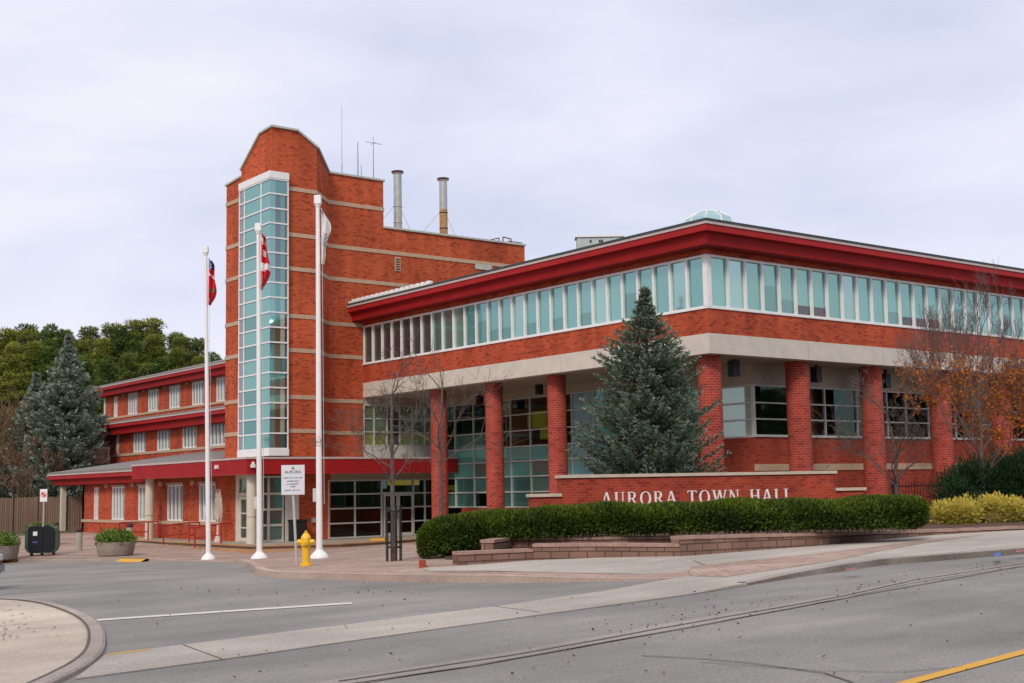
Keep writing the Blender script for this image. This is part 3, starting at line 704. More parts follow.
# copings
mb = MB()
def cop(p, q, w=.42, h=.10): mb.bar(p, q, w, h)
zc = .05
cop((TX+.12, 28.15, 18.33+zc), (TX+.12, 26.40, 18.45+zc)); cop((TX+.12, 26.42, 18.80+zc), (TX+.12, 24.28, 20.24+zc)); cop((TX+.12, 24.28, 20.24+zc), (TX+.12, 22.95, 20.31+zc))
cop((TX-.06, 23.14, 20.31+zc), (-4.67, 23.14, 20.31+zc)); cop((-4.67, 23.14, 20.31+zc), (-3.56, 23.14, 19.62+zc)); cop((-3.62, 23.12, 19.62+zc), (-2.08, TY+.1, 18.86+zc))
cop((-2.1, TY+.12, 18.86+zc), (1.38, TY+.12, 18.86+zc)); cop((1.3, TY+.12, 16.32+zc), (10.95, TY+.12, 16.32+zc)); cop((1.2, TY, 18.86+zc+.003), (1.2, 36, 18.86+zc+.003)); cop((10.77, TY, 16.32+zc+.003), (10.77, 36, 16.323+zc))
mb.build('coping', COPING, HALL)
# glazed stair bay
bx0, by0 = TX-.2, 22.82
lc = [by0, 23.74, 25.56, 26.12]; fc = [bx0, -5.98, -5.70, -5.47, -5.30]
NR = 18; br_ = [4.52+(17.66-4.52)*k/NR for k in range(NR+1)]
mb = MB()
for k in range(NR+1):
    z = br_[k]; mb.box(bx0-.05, by0-.05, z-.035, bx0+.06, 26.14, z+.035); mb.box(bx0+.06, by0-.05, z-.035, -5.28, by0+.06, z+.035)
for c in lc[1:]: mb.box(bx0-.04, c-.035, 4.52, bx0+.05, c+.035, 17.66)
mb.box(-5.33, by0-.03, 4.52, -5.27, 23.02, 17.66)
mb.box(bx0-.07, by0-.07, 17.70, -5.26, 26.16, 18.04); mb.box(bx0-.07, by0-.07, 4.18, -5.26, 26.16, 4.50)
gb = mb.build('stair_bay', WHITE, HALL)
rnd = random.Random(8)
def lm(i, j):
    if i == 2: return 3
    if i == 0: return 0
    return 0 if rnd.random() < .6 else 1
FL = {0: 5, 1: 2, 2: 0, 3: 4}
def fm_(i, j):
    if i == 0: return 0
    if i == 1:
        if j in (0, 1, 2, 5, 6, 7): return 2
        if j in (11, 12, 13, 14, 15, 16): return 6
        return 1
    if i == 2: return 4 if (j in (1, 2, 3, 6, 7, 8)) else (0 if j in (4, 9, 10) else 1)
    return 5 if j < 17 else 1
mb = MB(); panes(mb, 'X', bx0, lc, br_, lm)
mb2 = MB(); panes(mb2, 'Y', by0, fc, br_, fm_)
for f_, m_, u_ in zip(mb2.f, mb2.m, mb2.uv): mb.face([mb2.v[i] for i in f_], m_, u_)
mb.face([(-5.3, by0, 4.5), (-5.3, 23.02, 4.5), (-5.3, 23.02, 17.66), (-5.3, by0, 17.66)], 1); mb.face([(bx0, 26.12, 4.5), (bx0, 26.12, 17.66), (TX, 26.12, 17.66), (TX, 26.12, 4.5)], 1)
mb.build('pane', [GL_TEAL, GL_TEAL2, GL_BRN, GL_PINK, GL_PALE, GL_DARK, glass_opaque('glass_slate', (.10, .13, .15), (.35, .4, .42), .35)], gb)
# vents on the tower face
mb = MB(); q = plY(392.5, 263, TY)
q = plY(397.5, 263.5, TY); mb.box(q.x-.17, TY-.04, q.z-.42, q.x+.17, TY, q.z+.33)
for k in range(5): mb.box(q.x-.12, TY-.05, q.z-.36+k*.135, q.x+.12, TY-.041, q.z-.29+k*.135, 1)
mb.build('vent_grille', [STONE, DARK], HALL)
mb = MB(); q = plY(483, 267, TY); mb.box(q.x-.55, TY-.05, q.z-.16, q.x+.6, TY, q.z+.12); mb.build('stone_block_panel', COPING, HALL)
# chimneys, antennas, roof gear
def chimney(px, ytop, Y, mats, ybot=236, split=.62):
    a = plY(px, ytop, Y); z1 = a.z; z0 = 15.8; r = .235; x = a.x; zs = z0+(z1-z0)*split
    mb = MB(); mb.lathe([(r, z0), (r, zs), (r*.98, zs), (r*.98, z1-.18)], (x, Y, 0), 18, mats=[0, 0, 1])
    o = mb.build('chimney', mats, HALL, smooth=False)
    mb = MB(); mb.lathe([(r*.9, z1-.18), (r*1.1, z1-.12), (r*1.45, z1-.1), (r*1.5, z1), (0, z1+.02)], (x, Y, 0), 18, mats=[1, 1, 0, 0]); mb.build('cap', [DARK, WHITE], o)
    mb = MB(); 
    for k in (.35, .55): mb.lathe([(r+.01, z0+(z1-z0)*k), (r+.03, z0+(z1-z0)*k+.02), (r+.01, z0+(z1-z0)*k+.06)], (x, Y, 0), 18)
    mb.build('collar', DARK if mats[0] == RUST else GALV, o)
    mb = MB()
    for dx, dy in ((2.1, .8), (-2.1, 1.0), (1.9, 3.0)): mb.tube((x, Y, z0+(z1-z0)*.62), (x+dx, Y+dy, 15.9), .012, n=4)
    mb.build('guy_wire', GALV, o)
chimney(397.5, 171.5, 27.5, [GALV, GALV]); chimney(443, 178.5, 27.5, [RUST, GALV], split=.60)
ANT = P('antenna_grey', (.16, .17, .17), .5, metal=.3)
def antenna(px, ytop, r, cross=None, Y=26.2, thick=None):
    a = plY(px, ytop, Y); mb = MB(); mb.tube((a.x, Y, 17.9), (a.x, Y, a.z-(a.z-17.9)*.6), r*1.6, r*1.6, 6); mb.tube((a.x, Y, 17.9+(a.z-17.9)*.4), (a.x, Y, a.z), r, r*.6, 6)
    if cross:
        zc_ = plY(px, cross, Y).z; mb.tube((a.x-.5, Y, zc_), (a.x+.55, Y, zc_), .014, n=5); mb.tube((a.x, Y-.3, zc_-.02), (a.x, Y+.3, zc_-.02), .012, n=5)
    mb.build('antenna', ANT, HALL)
antenna(341.7, 106, .012); antenna(357.8, 142, .028); antenna(361.3, 165, .02); antenna(373.2, 137, .022, 143)
mb = MB(); Yr = 26.5
pts = [plY(x, y, Yr) for x, y in ((490, 240), (499, 238), (499, 243), (503, 243), (503, 237), (511, 239), (511, 246))]
mb.path(pts, .035, 6); mb.path([plY(x, y, Yr) for x, y in ((508, 241), (522, 243))], .03, 6); mb.build('roof_pipe', P('pipe_maroon', (.14, .05, .06), .6), HALL)
mb = MB(); q = plY(355, 175, 26); mb.box(q.x-.5, 25.6, 18.4, q.x+.5, 26, 18.98); mb.build('roof_box', ANT, HALL)
# skylight
mb = MB(); SX, SY, SR = 4.25, 3.80, .82
mb.lathe([(1.42*SR, 12.6), (1.42*SR, 13.0), (1.22*SR, 13.42), (.62*SR, 13.70), (0, 13.76)], (SX, SY, 0), 10)
sk = mb.build('skylight', glass_opaque('skylight_glass', (.30, .45, .44), (.6, .8, .8), .5), HALL)
mb = MB()
for i in range(10):
    a = 2*pi*i/10; pr_ = [(1.42*SR, 13.0), (1.22*SR, 13.42), (.62*SR, 13.70), (0, 13.76)]
    mb.path([(SX+r*cos(a), SY+r*sin(a), z+.01) for r, z in pr_], .03, 5)
for r, z in ((1.42*SR, 13.0), (.62*SR, 13.7)): mb.path([(SX+r*cos(2*pi*i/10), SY+r*sin(2*pi*i/10), z+.01) for i in range(11)], .03, 5)
mb.build('glazing_bar', WHITE, sk)
# rooftop unit
q = plX(600, 240, 8.0); zt = plX(600, 235.0, 8.0).z; dd = (q-CP).dot(CD); hw_ = 23/F*dd
ru = empty('rooftop_unit', (q.x, q.y, zt-1.1)); ru.parent = HALL; ru.rotation_euler.z = YAW-pi/2
mb = MB(); mb.box(-hw_, 0, 0, hw_, .8, 1.0); mb.build('casing', GALV, ru)
mb = MB(); mb.box(-hw_-.08, -.08, 1.0, hw_+.08, .88, 1.1); mb.build('cover', WHITE, ru)
for k in (-.45, -.05, .05):
    mb = MB(); mb.box(hw_*k, -.02, .72, hw_*k+.09, -.002, .86); mb.build('vent', DARK, ru)

# --- canopy round the entrance
CX, CY, CZ0, CZ1 = -7.52, 22.65, 3.30, 4.02
mb = MB(); mb.box(CX+.04, CY+.04, CZ0+.03, XG-.04, TY-.003, CZ1); mb.box(CX+.04, TY-.003, CZ0+.03, -5.0, 36.74, CZ1)
mb.build('canopy', BEIGE, HALL)
mb = MB(); n = 6
for k in range(n):
    a = CZ0+(CZ1-CZ0)*k/n; b = CZ0+(CZ1-CZ0)*(k+1)/n-.012
    mb.box(CX, CY, a, XG-.03, CY+.035, b); mb.box(CX, CY+.035, a, CX+.035, 36.78, b); mb.box(CX+.035, 36.745, a, -6.0, 36.78, b)
mb.box(CX+.02, CY+.02, CZ0+.01, XG-.04, CY+.045, CZ1); mb.box(CX+.02, CY+.045, CZ0+.01, CX+.045, 36.76, CZ1)
mb.build('fascia', RED, HALL)
mb = MB(); mb.box(CX-.04, CY-.04, CZ1, XG-.03, CY+.3, CZ1+.10); mb.box(CX-.04, CY+.3, CZ1, CX+.3, 36.82, CZ1+.10); mb.box(CX+.3, CY+.3, CZ1, XG-.03, TY-.004, CZ1+.06); mb.box(CX+.3, TY-.004, CZ1, TX-.005, 28.1, CZ1+.06)
mb.build('flashing', DRIP, HALL)
# lobby glazing
lx = [-1.93, -.30, 1.33]; xx = lambda px: plY(px, 510, TY).x
cols = [xx(p) for p in (328.5, 355, 381.7)]; cols2 = [xx(p) for p in (413.5, 425, 438)]+[XG-.04]
rws = [.10, .82, 1.56, 2.28, 2.98]
mb = MB(); bar_frame(mb, 'Y', TY, cols, rws, .07, .14); bar_frame(mb, 'Y', TY, cols2, rws, .07, .14)
mb.box(cols[-1], TY-.03, 2.25, cols2[0], TY+.1, 2.34); mb.box(cols[-1], TY-.03, 2.95, cols2[0], TY+.1, 3.02)
eg = mb.build('entrance_glazing', GREYFR, HALL)
mb = MB(); panes(mb, 'Y', TY+.05, cols+[cols2[0]]+cols2[1:], [.1, 2.98], lambda i, j: 0 if i != 2 else 0)
mb.build('pane', GL_LOBBY, eg)
mb = MB(); mb.box(-1.95, TY, 3.0, XG-.04, TY+.2, 3.34); mb.build('door_head', SOFFIT, HALL)
def door(ax, p, a, b, z0, z1, mat, rails=(.34, .66), t=.09, gm=None):
    mb = MB()
    def bx(u0, u1, w0, w1, d0=-.05, d1=.03):
        if ax == 'Y': mb.box(u0, p+d0, w0, u1, p+d1, w1)
        else: mb.box(p+d0, u0, w0, p+d1, u1, w1)
    bx(a, a+t, z0, z1); bx(b-t, b, z0, z1); bx(a+t, b-t, z0, z0+.18); bx(a+t, b-t, z1-t, z1)
    for r in rails: bx(a+t, b-t, z0+(z1-z0)*r-.03, z0+(z1-z0)*r+.03)
    o = mb.build('door', mat, HALL)
    mb = MB()
    if ax == 'Y': mb.face([(a, p, z0), (b, p, z0), (b, p, z1), (a, p, z1)])
    else: mb.face([(p, b, z0), (p, a, z0), (p, a, z1), (p, b, z1)])
    mb.build('pane', gm or GL_LOBBY, o)
    mb = MB()
    if ax == 'Y': mb.tube((b-t/2-.02, p-.1, z0+.9), (b-t/2-.02, p-.1, z0+1.3), .018, n=6)
    else: mb.tube((p-.1, a+t/2, z0+.9), (p-.1, a+t/2, z0+1.3), .018, n=6)
    mb.build('handle', DARK, o)
xd0, xd1, xd2 = xx(383.6), xx(398), xx(412.8)
door('Y', TY, xd0, xd1-.01, .06, 2.24, GREYFR); door('Y', TY, xd1+.01, xd2, .06, 2.24, GREYFR)
# glass vestibule on the corner under the tower
VY = 24.3; vx = lambda px: plY(px, 510, VY).x; vy = lambda px: plX(px, 510, TX).y
vc = [TX+.05, vx(262), vx(268.5), vx(283.5)]
mb = MB(); bar_frame(mb, 'Y', VY, vc, [.1, .86, 1.62, 2.38, 3.2], .11, .14); mb.box(vx(283.5), VY-.03, .05, -3.9, VY+.5, 3.35)
mb.box(TX, VY, .05, TX+.1, VY+.1, 3.3)
vg = mb.build('vestibule', P('cream_frame', (.62, .57, .50), .6), HALL)
mb = MB(); panes(mb, 'Y', VY+.05, vc, [.1, .86, 1.62, 2.38, 3.2], lambda i, j: 1 if i == 1 else 0); mb.build('pane', [GL_TEAL2, GL_DARK], vg)
y0, y1 = VY+.1, 26.85
mb = MB(); wall_open(mb, 'X', TX, .15, y0, y1, .05, 3.35, [(y0+.25, y1-.35, .06, 3.15)]); mb.box(TX+.02, y0+.25, 2.3, TX+.12, y1-.35, 2.45); mb.build('vestibule_side', MATS['cream_frame'], HALL)
door('X', TX+.06, y0+.27, y1-.37, .07, 2.28, MATS['cream_frame'], rails=(.3, .62), t=.16, gm=GL_DARK)
mb = MB(); mb.face([(TX+.08, y1-.35, 2.44), (TX+.08, y0+.25, 2.44), (TX+.08, y0+.25, 3.16), (TX+.08, y1-.35, 3.16)]); mb.build('pane', GL_DARK, HALL)
# canopy columns
for (x_, y_, r) in ((-6.98, 23.25, .235), (-6.95, 35.6, .235)):
    mb = MB(); mb.lathe([(r, .04), (r, 3.33)], (x_, y_, 0), 20); mb.lathe([(r+.005, 1.3), (r+.012, 1.31), (r+.005, 1.32)], (x_, y_, 0), 20, 1)
    mb.build('canopy_column', [BEIGE, RED2], HALL, smooth=True)
# platform and steps
pf = [(-8.05, 20.6), (-4.6, 19.0), (-1.9, 19.4), (4.5, 21.6), (4.5, TY+.2), (-5.0, TY+.2), (-5.0, 37.6), (-8.05, 37.6)]
mb = MB(); mb.prism(pf, -.8, .05); tag(mb.build('terrace', asphalt('terrace_paving', (.40, .345, .28))), kind='structure')
pf1 = [(-8.5, 20.2), (-4.8, 18.45), (-1.75, 18.9), (.5, 20), (-4.6, 21), (-7, 23), (-8, 38), (-8.5, 38)]
STEPM = asphalt('step_stone', (.46, .26, .13))
mb = MB(); mb.prism(pf1, -.8, -.10); tag(mb.build('step', STEPM), kind='structure')
mb = MB()
for a, b in zip(pf[:3], pf[1:3]+[pf[3]]):
    mb.bar((a[0], a[1], .045), (b[0], b[1], .045), .30, .05)
mb.bar((pf[0][0], pf[0][1], .045), (pf[-1][0], pf[-1][1], .045), .30, .05)
tag(mb.build('step_nosing', STEPM), kind='structure')
a = gp(378, 541.5, .12); mb = MB(); mb.box(-.35, -.5, 0, .35, .5, .10); o = mb.build('step_nosing', YPAINT, None, (a.x, a.y, .055)); o.rotation_euler.z = -.6; tag(o, kind='structure')
# lobby litter bin
mb = MB(); q = plY(297, 520.5, 24.2); mb.box(-.38, -.3, 0, .38, .3, .95); mb.box(-.42, -.34, .95, .42, .34, 1.05)
mb.box(-.3, -.31, .6, .3, -.3, .85)
o = mb.build('litter_bin', DARK, None, (plY(297, 530, 24.1).x, 24.1, .05)); bevel(o, .03); tag(o, 'dark square litter bin against the brick wall right of the corner vestibule', 'bin')
mb = MB(); q = plY(313, 520, TY); mb.box(q.x-.1, TY-.12, q.z-.12, q.x+.1, TY, q.z+.1); mb.build('wall_outlet', GREYFR, HALL)
# camera and lamp on fascia
mb = MB(); q = plY(253.5, 466, CY); mb.box(q.x-.17, CY-.25, q.z-.08, q.x-.02, CY-.02, q.z+.08); mb.box(q.x-.1, CY-.1, q.z+.05, q.x, CY, q.z+.2); mb.build('security_camera', WHITE, HALL)
mb = MB(); q = plX(218, 467.5, CX); mb.box(CX-.16, q.y-.08, q.z-.06, CX, q.y+.08, q.z+.03); mb.box(CX-.15, q.y-.05, q.z+.0, CX, q.y+.05, q.z+.12); mb.build('flood_lamp', WHITE, HALL)

# --- stepped left wing
def wing(X, y0, y1, z0, z1, sill, head, wins, eavez, ename, roofin, slope, bl):
    ops = [(c-w_/2, c+w_/2, sill, head) for c, w_ in wins]
    mb = MB(); wall_open(mb, 'X', X, .3, y0, y1, z0, z1, ops); mb.box(X, y1-.3, z0, X+8, y1, z1); mb.build('wing_wall', BRICK3, HALL)
    mb = MB(); mb.box(X-.05, y0, sill-.17, X+.02, y1+.05, sill); 
    for (c, w_), (c2, w2) in zip(sorted(wins), sorted(wins)[1:]):
        a, b = c+w_/2+.12, c2-w2/2-.12
        if b-a > .5: mb.box(X-.09, (a+b)/2-.52, head-.05, X+.02, (a+b)/2-.08, head+.18); mb.box(X-.06, a+.15, z0 if z0 > 0 else 0, X-.0, b-.9, sill-.175) if False else None
        mb.box(X-.05, c-w_/2-.06, head, X+.02, c+w_/2+.06, head+.12)
    mb.build('stone_band', STONE, HALL)
    f0 = {}
    for c, w_ in wins:
        if w_ not in f0:
            n = 4 if w_ > 1.5 else 2; mb = MB(); cs = [-w_/2+.04+(w_-.08)*k/n for k in range(n+1)]
            bar_frame(mb, 'X', .05, cs, [sill+.04, head-.04], .085, .12, .03)
            pm_ = MB()
            for k in range(n):
                a, b = cs[k], cs[k+1]; mid = a+(b-a)*.62
                pm_.face([(.1, b, sill), (.1, mid, sill), (.1, mid, head), (.1, b, head)], 0); pm_.face([(.1, mid, sill), (.1, a, sill), (.1, a, head), (.1, mid, head)], 1)
            f = mb.build('window', WHITE if bl else STONE, HALL, (X, c, 0)); p_ = pm_.build('pane', [GL_BLIND, GL_NAVY], f); f0[w_] = (f, p_)
        else:
            f = f0[w_][0].copy(); COL.objects.link(f); f.parent = HALL; f.location = (X, c, 0); p_ = f0[w_][1].copy(); COL.objects.link(p_); p_.parent = f
    if eavez: eave([(X+7, y1), (X, y1), (X, y0)][::1] if False else [(X+7, y1), (X, y1), (X, y0)], eavez, HALL, depth=.9, roofin=roofin, slope=slope, drop=.72, sh=SHINGLE2)
wing(6.8, 36.5, 79.6, 7.7, 11.3, 9.27, 11.02, [(55.8+4.35*k, 2.1) for k in range(5)]+[(77.1, .9), (51.45, 2.1)], 11.85, '3', 6.2, .25, 1)
wing(0.0, 36.4, 63.5, 4.0, 7.1, 5.42, 6.98, [(42+4.2*k, 2.2) for k in range(4)]+[(58.7, .6), (37.8, 2.2)], 7.5, '2', 6.7, .15, 1)
wing(TX, 29.0, 48.6, -.4, 3.4, 1.0, 2.96, [(30.2, 2.0), (34.3, 2.1), (38.5, 2.0), (42.6, 2.0), (46.2, .8)], None, '1', 0, 0, 1)
eave([(TX+7, 51.9), (TX, 51.9), (TX, 36.85)], 3.78, HALL, depth=.85, roofin=5.9, slope=.16, drop=.62, sh=SHINGLE2)
mb = MB(); mb.face([(CX+.3, 28.1, CZ1+.08), (CX+.3, 36.8, CZ1+.08), (0, 36.8, CZ1+1.0), (0, 28.1, CZ1+1.0)][::-1]); mb.build('roof', SHINGLE2, HALL)
for bxx in ((6.7, 79.35, 8.6, 7.0, 79.68, 11.12), (-.06, 61.2, 4.9, .12, 61.5, 7.0), (-.06, 63.2, 4.9, .2, 63.6, 7.0), (TX-.4, 51.3, 0, TX-.1, 51.6, 3.1)):
    mb = MB(); mb.box(*bxx); mb.build('corner_post', BEIGE, HALL)
mb = MB()
for a in ((96, 470), (97, 471)): pass
ra = [(-2.2, y_) for y_ in (54.5, 57.2, 60, 63.5)]
for x_, y_ in ra: mb.box(x_-.03, y_-.03, 4.6, x_+.03, y_+.03, 5.75)
mb.bar((-2.2, 54.5, 5.75), (-2.2, 63.5, 5.75), .06, .06)
for k in range(40): mb.box(-2.21, 54.6+k*.22, 4.7, -2.19, 54.62+k*.22, 5.74)
mb.build('terrace_railing', P('rail_brown', (.16, .08, .06), .7), HALL)

# ------------------------------------------------------------------ terrace things
RAILM = P('rail_red', (.36, .03, .03), .5)
def handrail(pa, pb, label):
    """pa: upper post foot (on terrace), pb: lower post foot"""
    o = empty('handrail', (pa[0], pa[1], pa[2]), label, 'handrail', 'red handrails on the entrance steps')
    A = Vector((0, 0, 0)); B = Vector((pb[0]-pa[0], pb[1]-pa[1], pb[2]-pa[2])); d = Vector((B.x, B.y, 0)).normalized(); h = Vector((0, 0, .95))
    mb = MB(); mb.tube(A, A+h, .042, n=8); mb.build('post', RAILM, o); mb = MB(); mb.tube(B, B+h, .042, n=8); mb.build('post', RAILM, o)
    mb = MB(); s0 = A+h-d*.55; mb.path([s0-Vector((0, 0, .3)), s0, A+h, B+h, B+h+d*.3, B+h+d*.3-Vector((0, 0, .35)), B+h-Vector((0, 0, .35))], .038, 8)
    mb.path([A+h*.45, B+h*.45], .03, 8); mb.build('rail', RAILM, o)
def railpost(px1, py1, px2, py2): 
    v = ray(px1, py1); p = CP+v*((.05-CP.z)/v.z)
    q = gp(px2, py2, .1); return (p.x, p.y, .05), (q.x, q.y, q.z-.02)
for (a, b, l) in ((((-7.55, 34.3)), (-8.85, 34.3), 'red tube handrail beside the left round beige column, farthest of the three'), ((-7.6, 28.9), (-8.95, 28.9), 'red tube handrail in front of the second wide window, middle of the three'), ((-7.6, 25.2), (-8.95, 25.2), 'red tube handrail in front of the leaf shaped sculpture, nearest the tower')):
    handrail((a[0], a[1], .05), (b[0], b[1], G(*b)+.1), l)
# sculpture
mb = MB(); q = Vector((-6.75, 27.4, .05)); S = lambda u, z: (q.x+.02, q.y-u, q.z+z)
mb.lathe([(.0, 0), (.2, .0), (.06, .45), (.05, .8)], (q.x, q.y, q.z), 8)
for sgn in (-1, 1):
    for wd, z0_, z1_ in ((.42, .75, 2.35), (.3, 1.0, 2.6), (.16, 1.1, 2.45)):
        pts = [(0, z0_), (sgn*wd*.7, z0_+.25), (sgn*wd, (z0_+z1_)/2), (sgn*wd*.75, z1_-.2), (sgn*wd*.35, z1_)]
        for (u, z), (u2, z2) in zip(pts, pts[1:]): mb.bar(S(u, z), S(u2, z2), .04, .055, up=(1, 0, 0))
mb.bar(S(0, .7), S(0, 2.3), .05, .07)
o = mb.build('sculpture', P('pale_metal', (.60, .52, .44), .5)); tag(o, 'pale metal sculpture shaped like a branching leaf, on the terrace before the brick wall', 'sculpture')

# ------------------------------------------------------------------ flag poles
FW = P('flag_white', (.80, .78, .77), .8, var=.05); FR = P('flag_red', (.62, .015, .03), .8, var=.15, scale=5); FB = P('flag_blue', (.05, .06, .25), .8); FG = P('flag_green', (.12, .2, .08), .8)
def flagpole(px, py, ytop, label, flabel, fcol, ftop, fbot, fw, lean=0):
    b = gp(px, py, .11); b.z = G(b.x, b.y)+hplaza(b.x, b.y)
    v = ray(px, ytop); t = hypot(b.x-CP.x, b.y-CP.y)/hypot(v.x, v.y); zt = CP.z+v.z*t; H = zt-b.z
    o = empty('flagpole', b, label, 'flagpole', 'white flagpoles on the plaza')
    mb = MB(); mb.lathe([(.098, .1), (.092, 2), (.062, H-.35)], (0, 0, 0), 16); mb.build('pole', POLEW, o, smooth=True)
    mb = MB(); mb.lathe([(.29, 0), (.28, .05), (.24, .12), (.16, .19), (.105, .25), (.10, .3)], (0, 0, 0), 24); mb.build('base', POLEW, o, smooth=True)
    mb = MB(); mb.box(-.105, -.105, H-.33, .105, .105, H-.05); mb.tube((0, 0, H-.42), (0, 0, H-.33), .08, .10, 10); x_ = mb.build('cap', POLEW, o); bevel(x_, .02); x_.rotation_euler.z = YAW
    mb = MB(); mb.tube((.11, -.11, 1.6), (.09, -.09, H-.5), .008, n=4); mb.build('halyard', GREYFR, o)
    mb = MB(); mb.box(-.05, -.065, 1.68, .05, .065, 2.08); x_ = mb.build('plaque', GREYFR, o, (-.12*CR.x, -.12*CR.y, 0)); x_.rotation_euler.z = YAW
    # limp flag
    ax_ = Vector((CD.x, CD.y, 0)).normalized(); o.rotation_mode = 'QUATERNION'; from mathutils import Quaternion
    o.rotation_quaternion = Quaternion(ax_, lean)
    side = Vector((CR.x, CR.y, 0)).normalized(); fwd = Vector((-side.y, side.x, 0))
    def zpx(y): return CP.z+ray(px, y).z*t-b.z
    z1, z0 = zpx(ftop), zpx(fbot); mb = MB(); NU, NV = 14, 34; rn = random.Random(int(px))
    def pt(i, j):
        u, v_ = i/NU, j/NV; z = z1+(z0-z1)*v_
        wd = fw*(.25+1.0*sin(pi*min(1, v_*1.05)**.8)**.7 if v_ < .97 else .3)
        wav = .05*sin(9*v_+px)*u
        return Vector((0, 0, z-.5*u*u*(1-v_)*.3))+side*(.10+u*wd*.95+wav)+fwd*(.16*sin(u*9+v_*4.0+px)*(.3+u))
    for i in range(NU):
        for j in range(NV): mb.face([pt(i, j), pt(i+1, j), pt(i+1, j+1), pt(i, j+1)], fcol(i/NU, j/NV, rn))
    fo = mb.build('flag', [FW, FR, FB, FG], None, b, smooth=True); weld(fo); fo.rotation_mode = 'QUATERNION'; fo.rotation_quaternion = Quaternion(ax_, lean)
    tag(fo, flabel, 'flag', 'flags hanging limp on their poles')
LEAN = -1
def c_can(u, v, r):
    if v < .40: return 0 if (abs(u-.3-.5*v) < .22 and .08 < v and not (.2 < v < .28)) else 1
    if v < .62: return 1 if (abs(u-.55) < .3 and .42 < v < .5) else (0 if v > .5 else 1)
    return 1 if v > .66 or u > .35 else 0
def c_ont(u, v, r):
    if v < .22: return 2 if (int(v*40)+int(u*6)) % 3 else 0
    if .62 < v < .72 and .2 < u < .8: return 3
    return 0 if (abs(v-.32-.1*u) < .025) else 1
def c_wht(u, v, r): return 2 if (.42 < v < .66 and .2 < u < .75 and (int(v*50)+int(u*14)) % 3 == 0) else 0
flagpole(208.5, 557, 245, 'tall white flagpole farthest left, carrying the dark red and blue ensign', 'limp dark red ensign with a blue corner, hanging on the leftmost pole', c_ont, 258, 306, .28, LEAN*.017)
flagpole(259.5, 558.5, 222, 'tall white flagpole in front of the stair tower glazing', 'limp red and white maple leaf flag in front of the tower glazing', c_can, 233, 291, .24, LEAN*.007)
flagpole(319.5, 559, 194, 'tall white flagpole right of the yellow hydrant, tallest in the photo', 'limp white flag with a small blue emblem on the pole nearest the hydrant', c_wht, 208, 266, .22, LEAN*.003)

# ------------------------------------------------------------------ hydrant
b = gp(306, 567, .11); b.z = G(b.x, b.y)+hplaza(b.x, b.y)
HY = empty('fire_hydrant', b, 'bright yellow fire hydrant beside the small white sign post', 'hydrant')
YEL_H = P('hydrant_yellow', (.80, .46, .02), .45, var=.08, spec=.5)
mb = MB(); mb.lathe([(.0, 0), (.15, 0), (.15, .05), (.105, .06), (.10, .1), (.105, .48), (.13, .5), (.13, .54), (.115, .56), (.12, .66), (.13, .69), (.11, .74), (.06, .81), (.035, .82), (.035, .87), (0, .875)], (0, 0, 0), 20)
mb.build('barrel', YEL_H, HY, smooth=True)
side = Vector((CR.x, CR.y, 0)).normalized()
for dv, r in ((-side, .065), (side, .06), (-Vector((CD.x, CD.y, 0)).normalized(), .085)):
    mb = MB(); c = Vector((0, 0, .60)); mb.tube(c+dv*.09, c+dv*.2, r, r, 12); mb.tube(c+dv*.2, c+dv*.225, r*.6, r*.5, 6); mb.build('outlet', YEL_H, HY)
mb = MB()
for k in range(8): a = 2*pi*k/8; mb.tube((.135*cos(a), .135*sin(a), .04), (.135*cos(a), .135*sin(a), .075), .014, n=6)
mb.build('bolt', YEL_H, HY)
# ------------------------------------------------------------------ information sign
b = gp(296.5, 566, .11); b.z = G(b.x, b.y)+hplaza(b.x, b.y)
v = ray(293.5, 465); t = hypot(b.x-CP.x, b.y-CP.y)/hypot(v.x, v.y)
zt = CP.z+v.z*t-b.z; zb = zt-29.5/F*t*1.0; hw = 11.6/F*t
SG = empty('information_sign', b, 'white square notice board on a thin grey post left of the hydrant', 'sign', rz=YAW-pi/2+.0)
mb = MB(); mb.tube((0, .04, 0), (-.09, .04, zb), .035, n=8); mb.tube((-.09, .04, zb), (-.09, .04, zt-.1), .035, n=8); mb.build('post', P('post_grey', (.45, .45, .44), .5), SG)
mb = MB(); mb.box(-hw-.09, -.02, zb, hw-.09, .0, zt); mb.build('board', P('board_white', (.66, .66, .70), .5, var=.03), SG)
INK = P('ink', (.05, .06, .08), .6); INKB = P('ink_blue', (.08, .10, .30), .6); GRN = P('ink_green', (.05, .2, .12), .6)
def text_part(txt, size, x, z, mat, parent, name='lettering', y=-.024, ext=.001):
    cu = bpy.data.curves.new('t', 'FONT'); cu.body = txt; cu.size = size; cu.align_x = 'CENTER'; cu.extrude = ext
    ob = bpy.data.objects.new('t', cu); COL.objects.link(ob)
    dg = bpy.context.evaluated_depsgraph_get(); me = bpy.data.meshes.new_from_object(ob.evaluated_get(dg)); bpy.data.objects.remove(ob)
    me.materials.clear(); me.materials.append(mat)
    for vv in me.vertices: X, Y_, Z_ = vv.co; vv.co = (X+x, y-Z_, Y_+z)
    o = bpy.data.objects.new(name, me); COL.objects.link(o); o.parent = parent; return o
H_ = zt-zb
text_part('AURORA', H_*.14, -.09, zb+H_*.72, INK, SG)
mb = MB(); cx_ = -.09; zc_ = zb+H_*.90
mb.face([(cx_-.05, -.024, zc_-.03), (cx_+.05, -.024, zc_-.03), (cx_, -.024, zc_+.04)]); mb.build('emblem', GRN, SG)
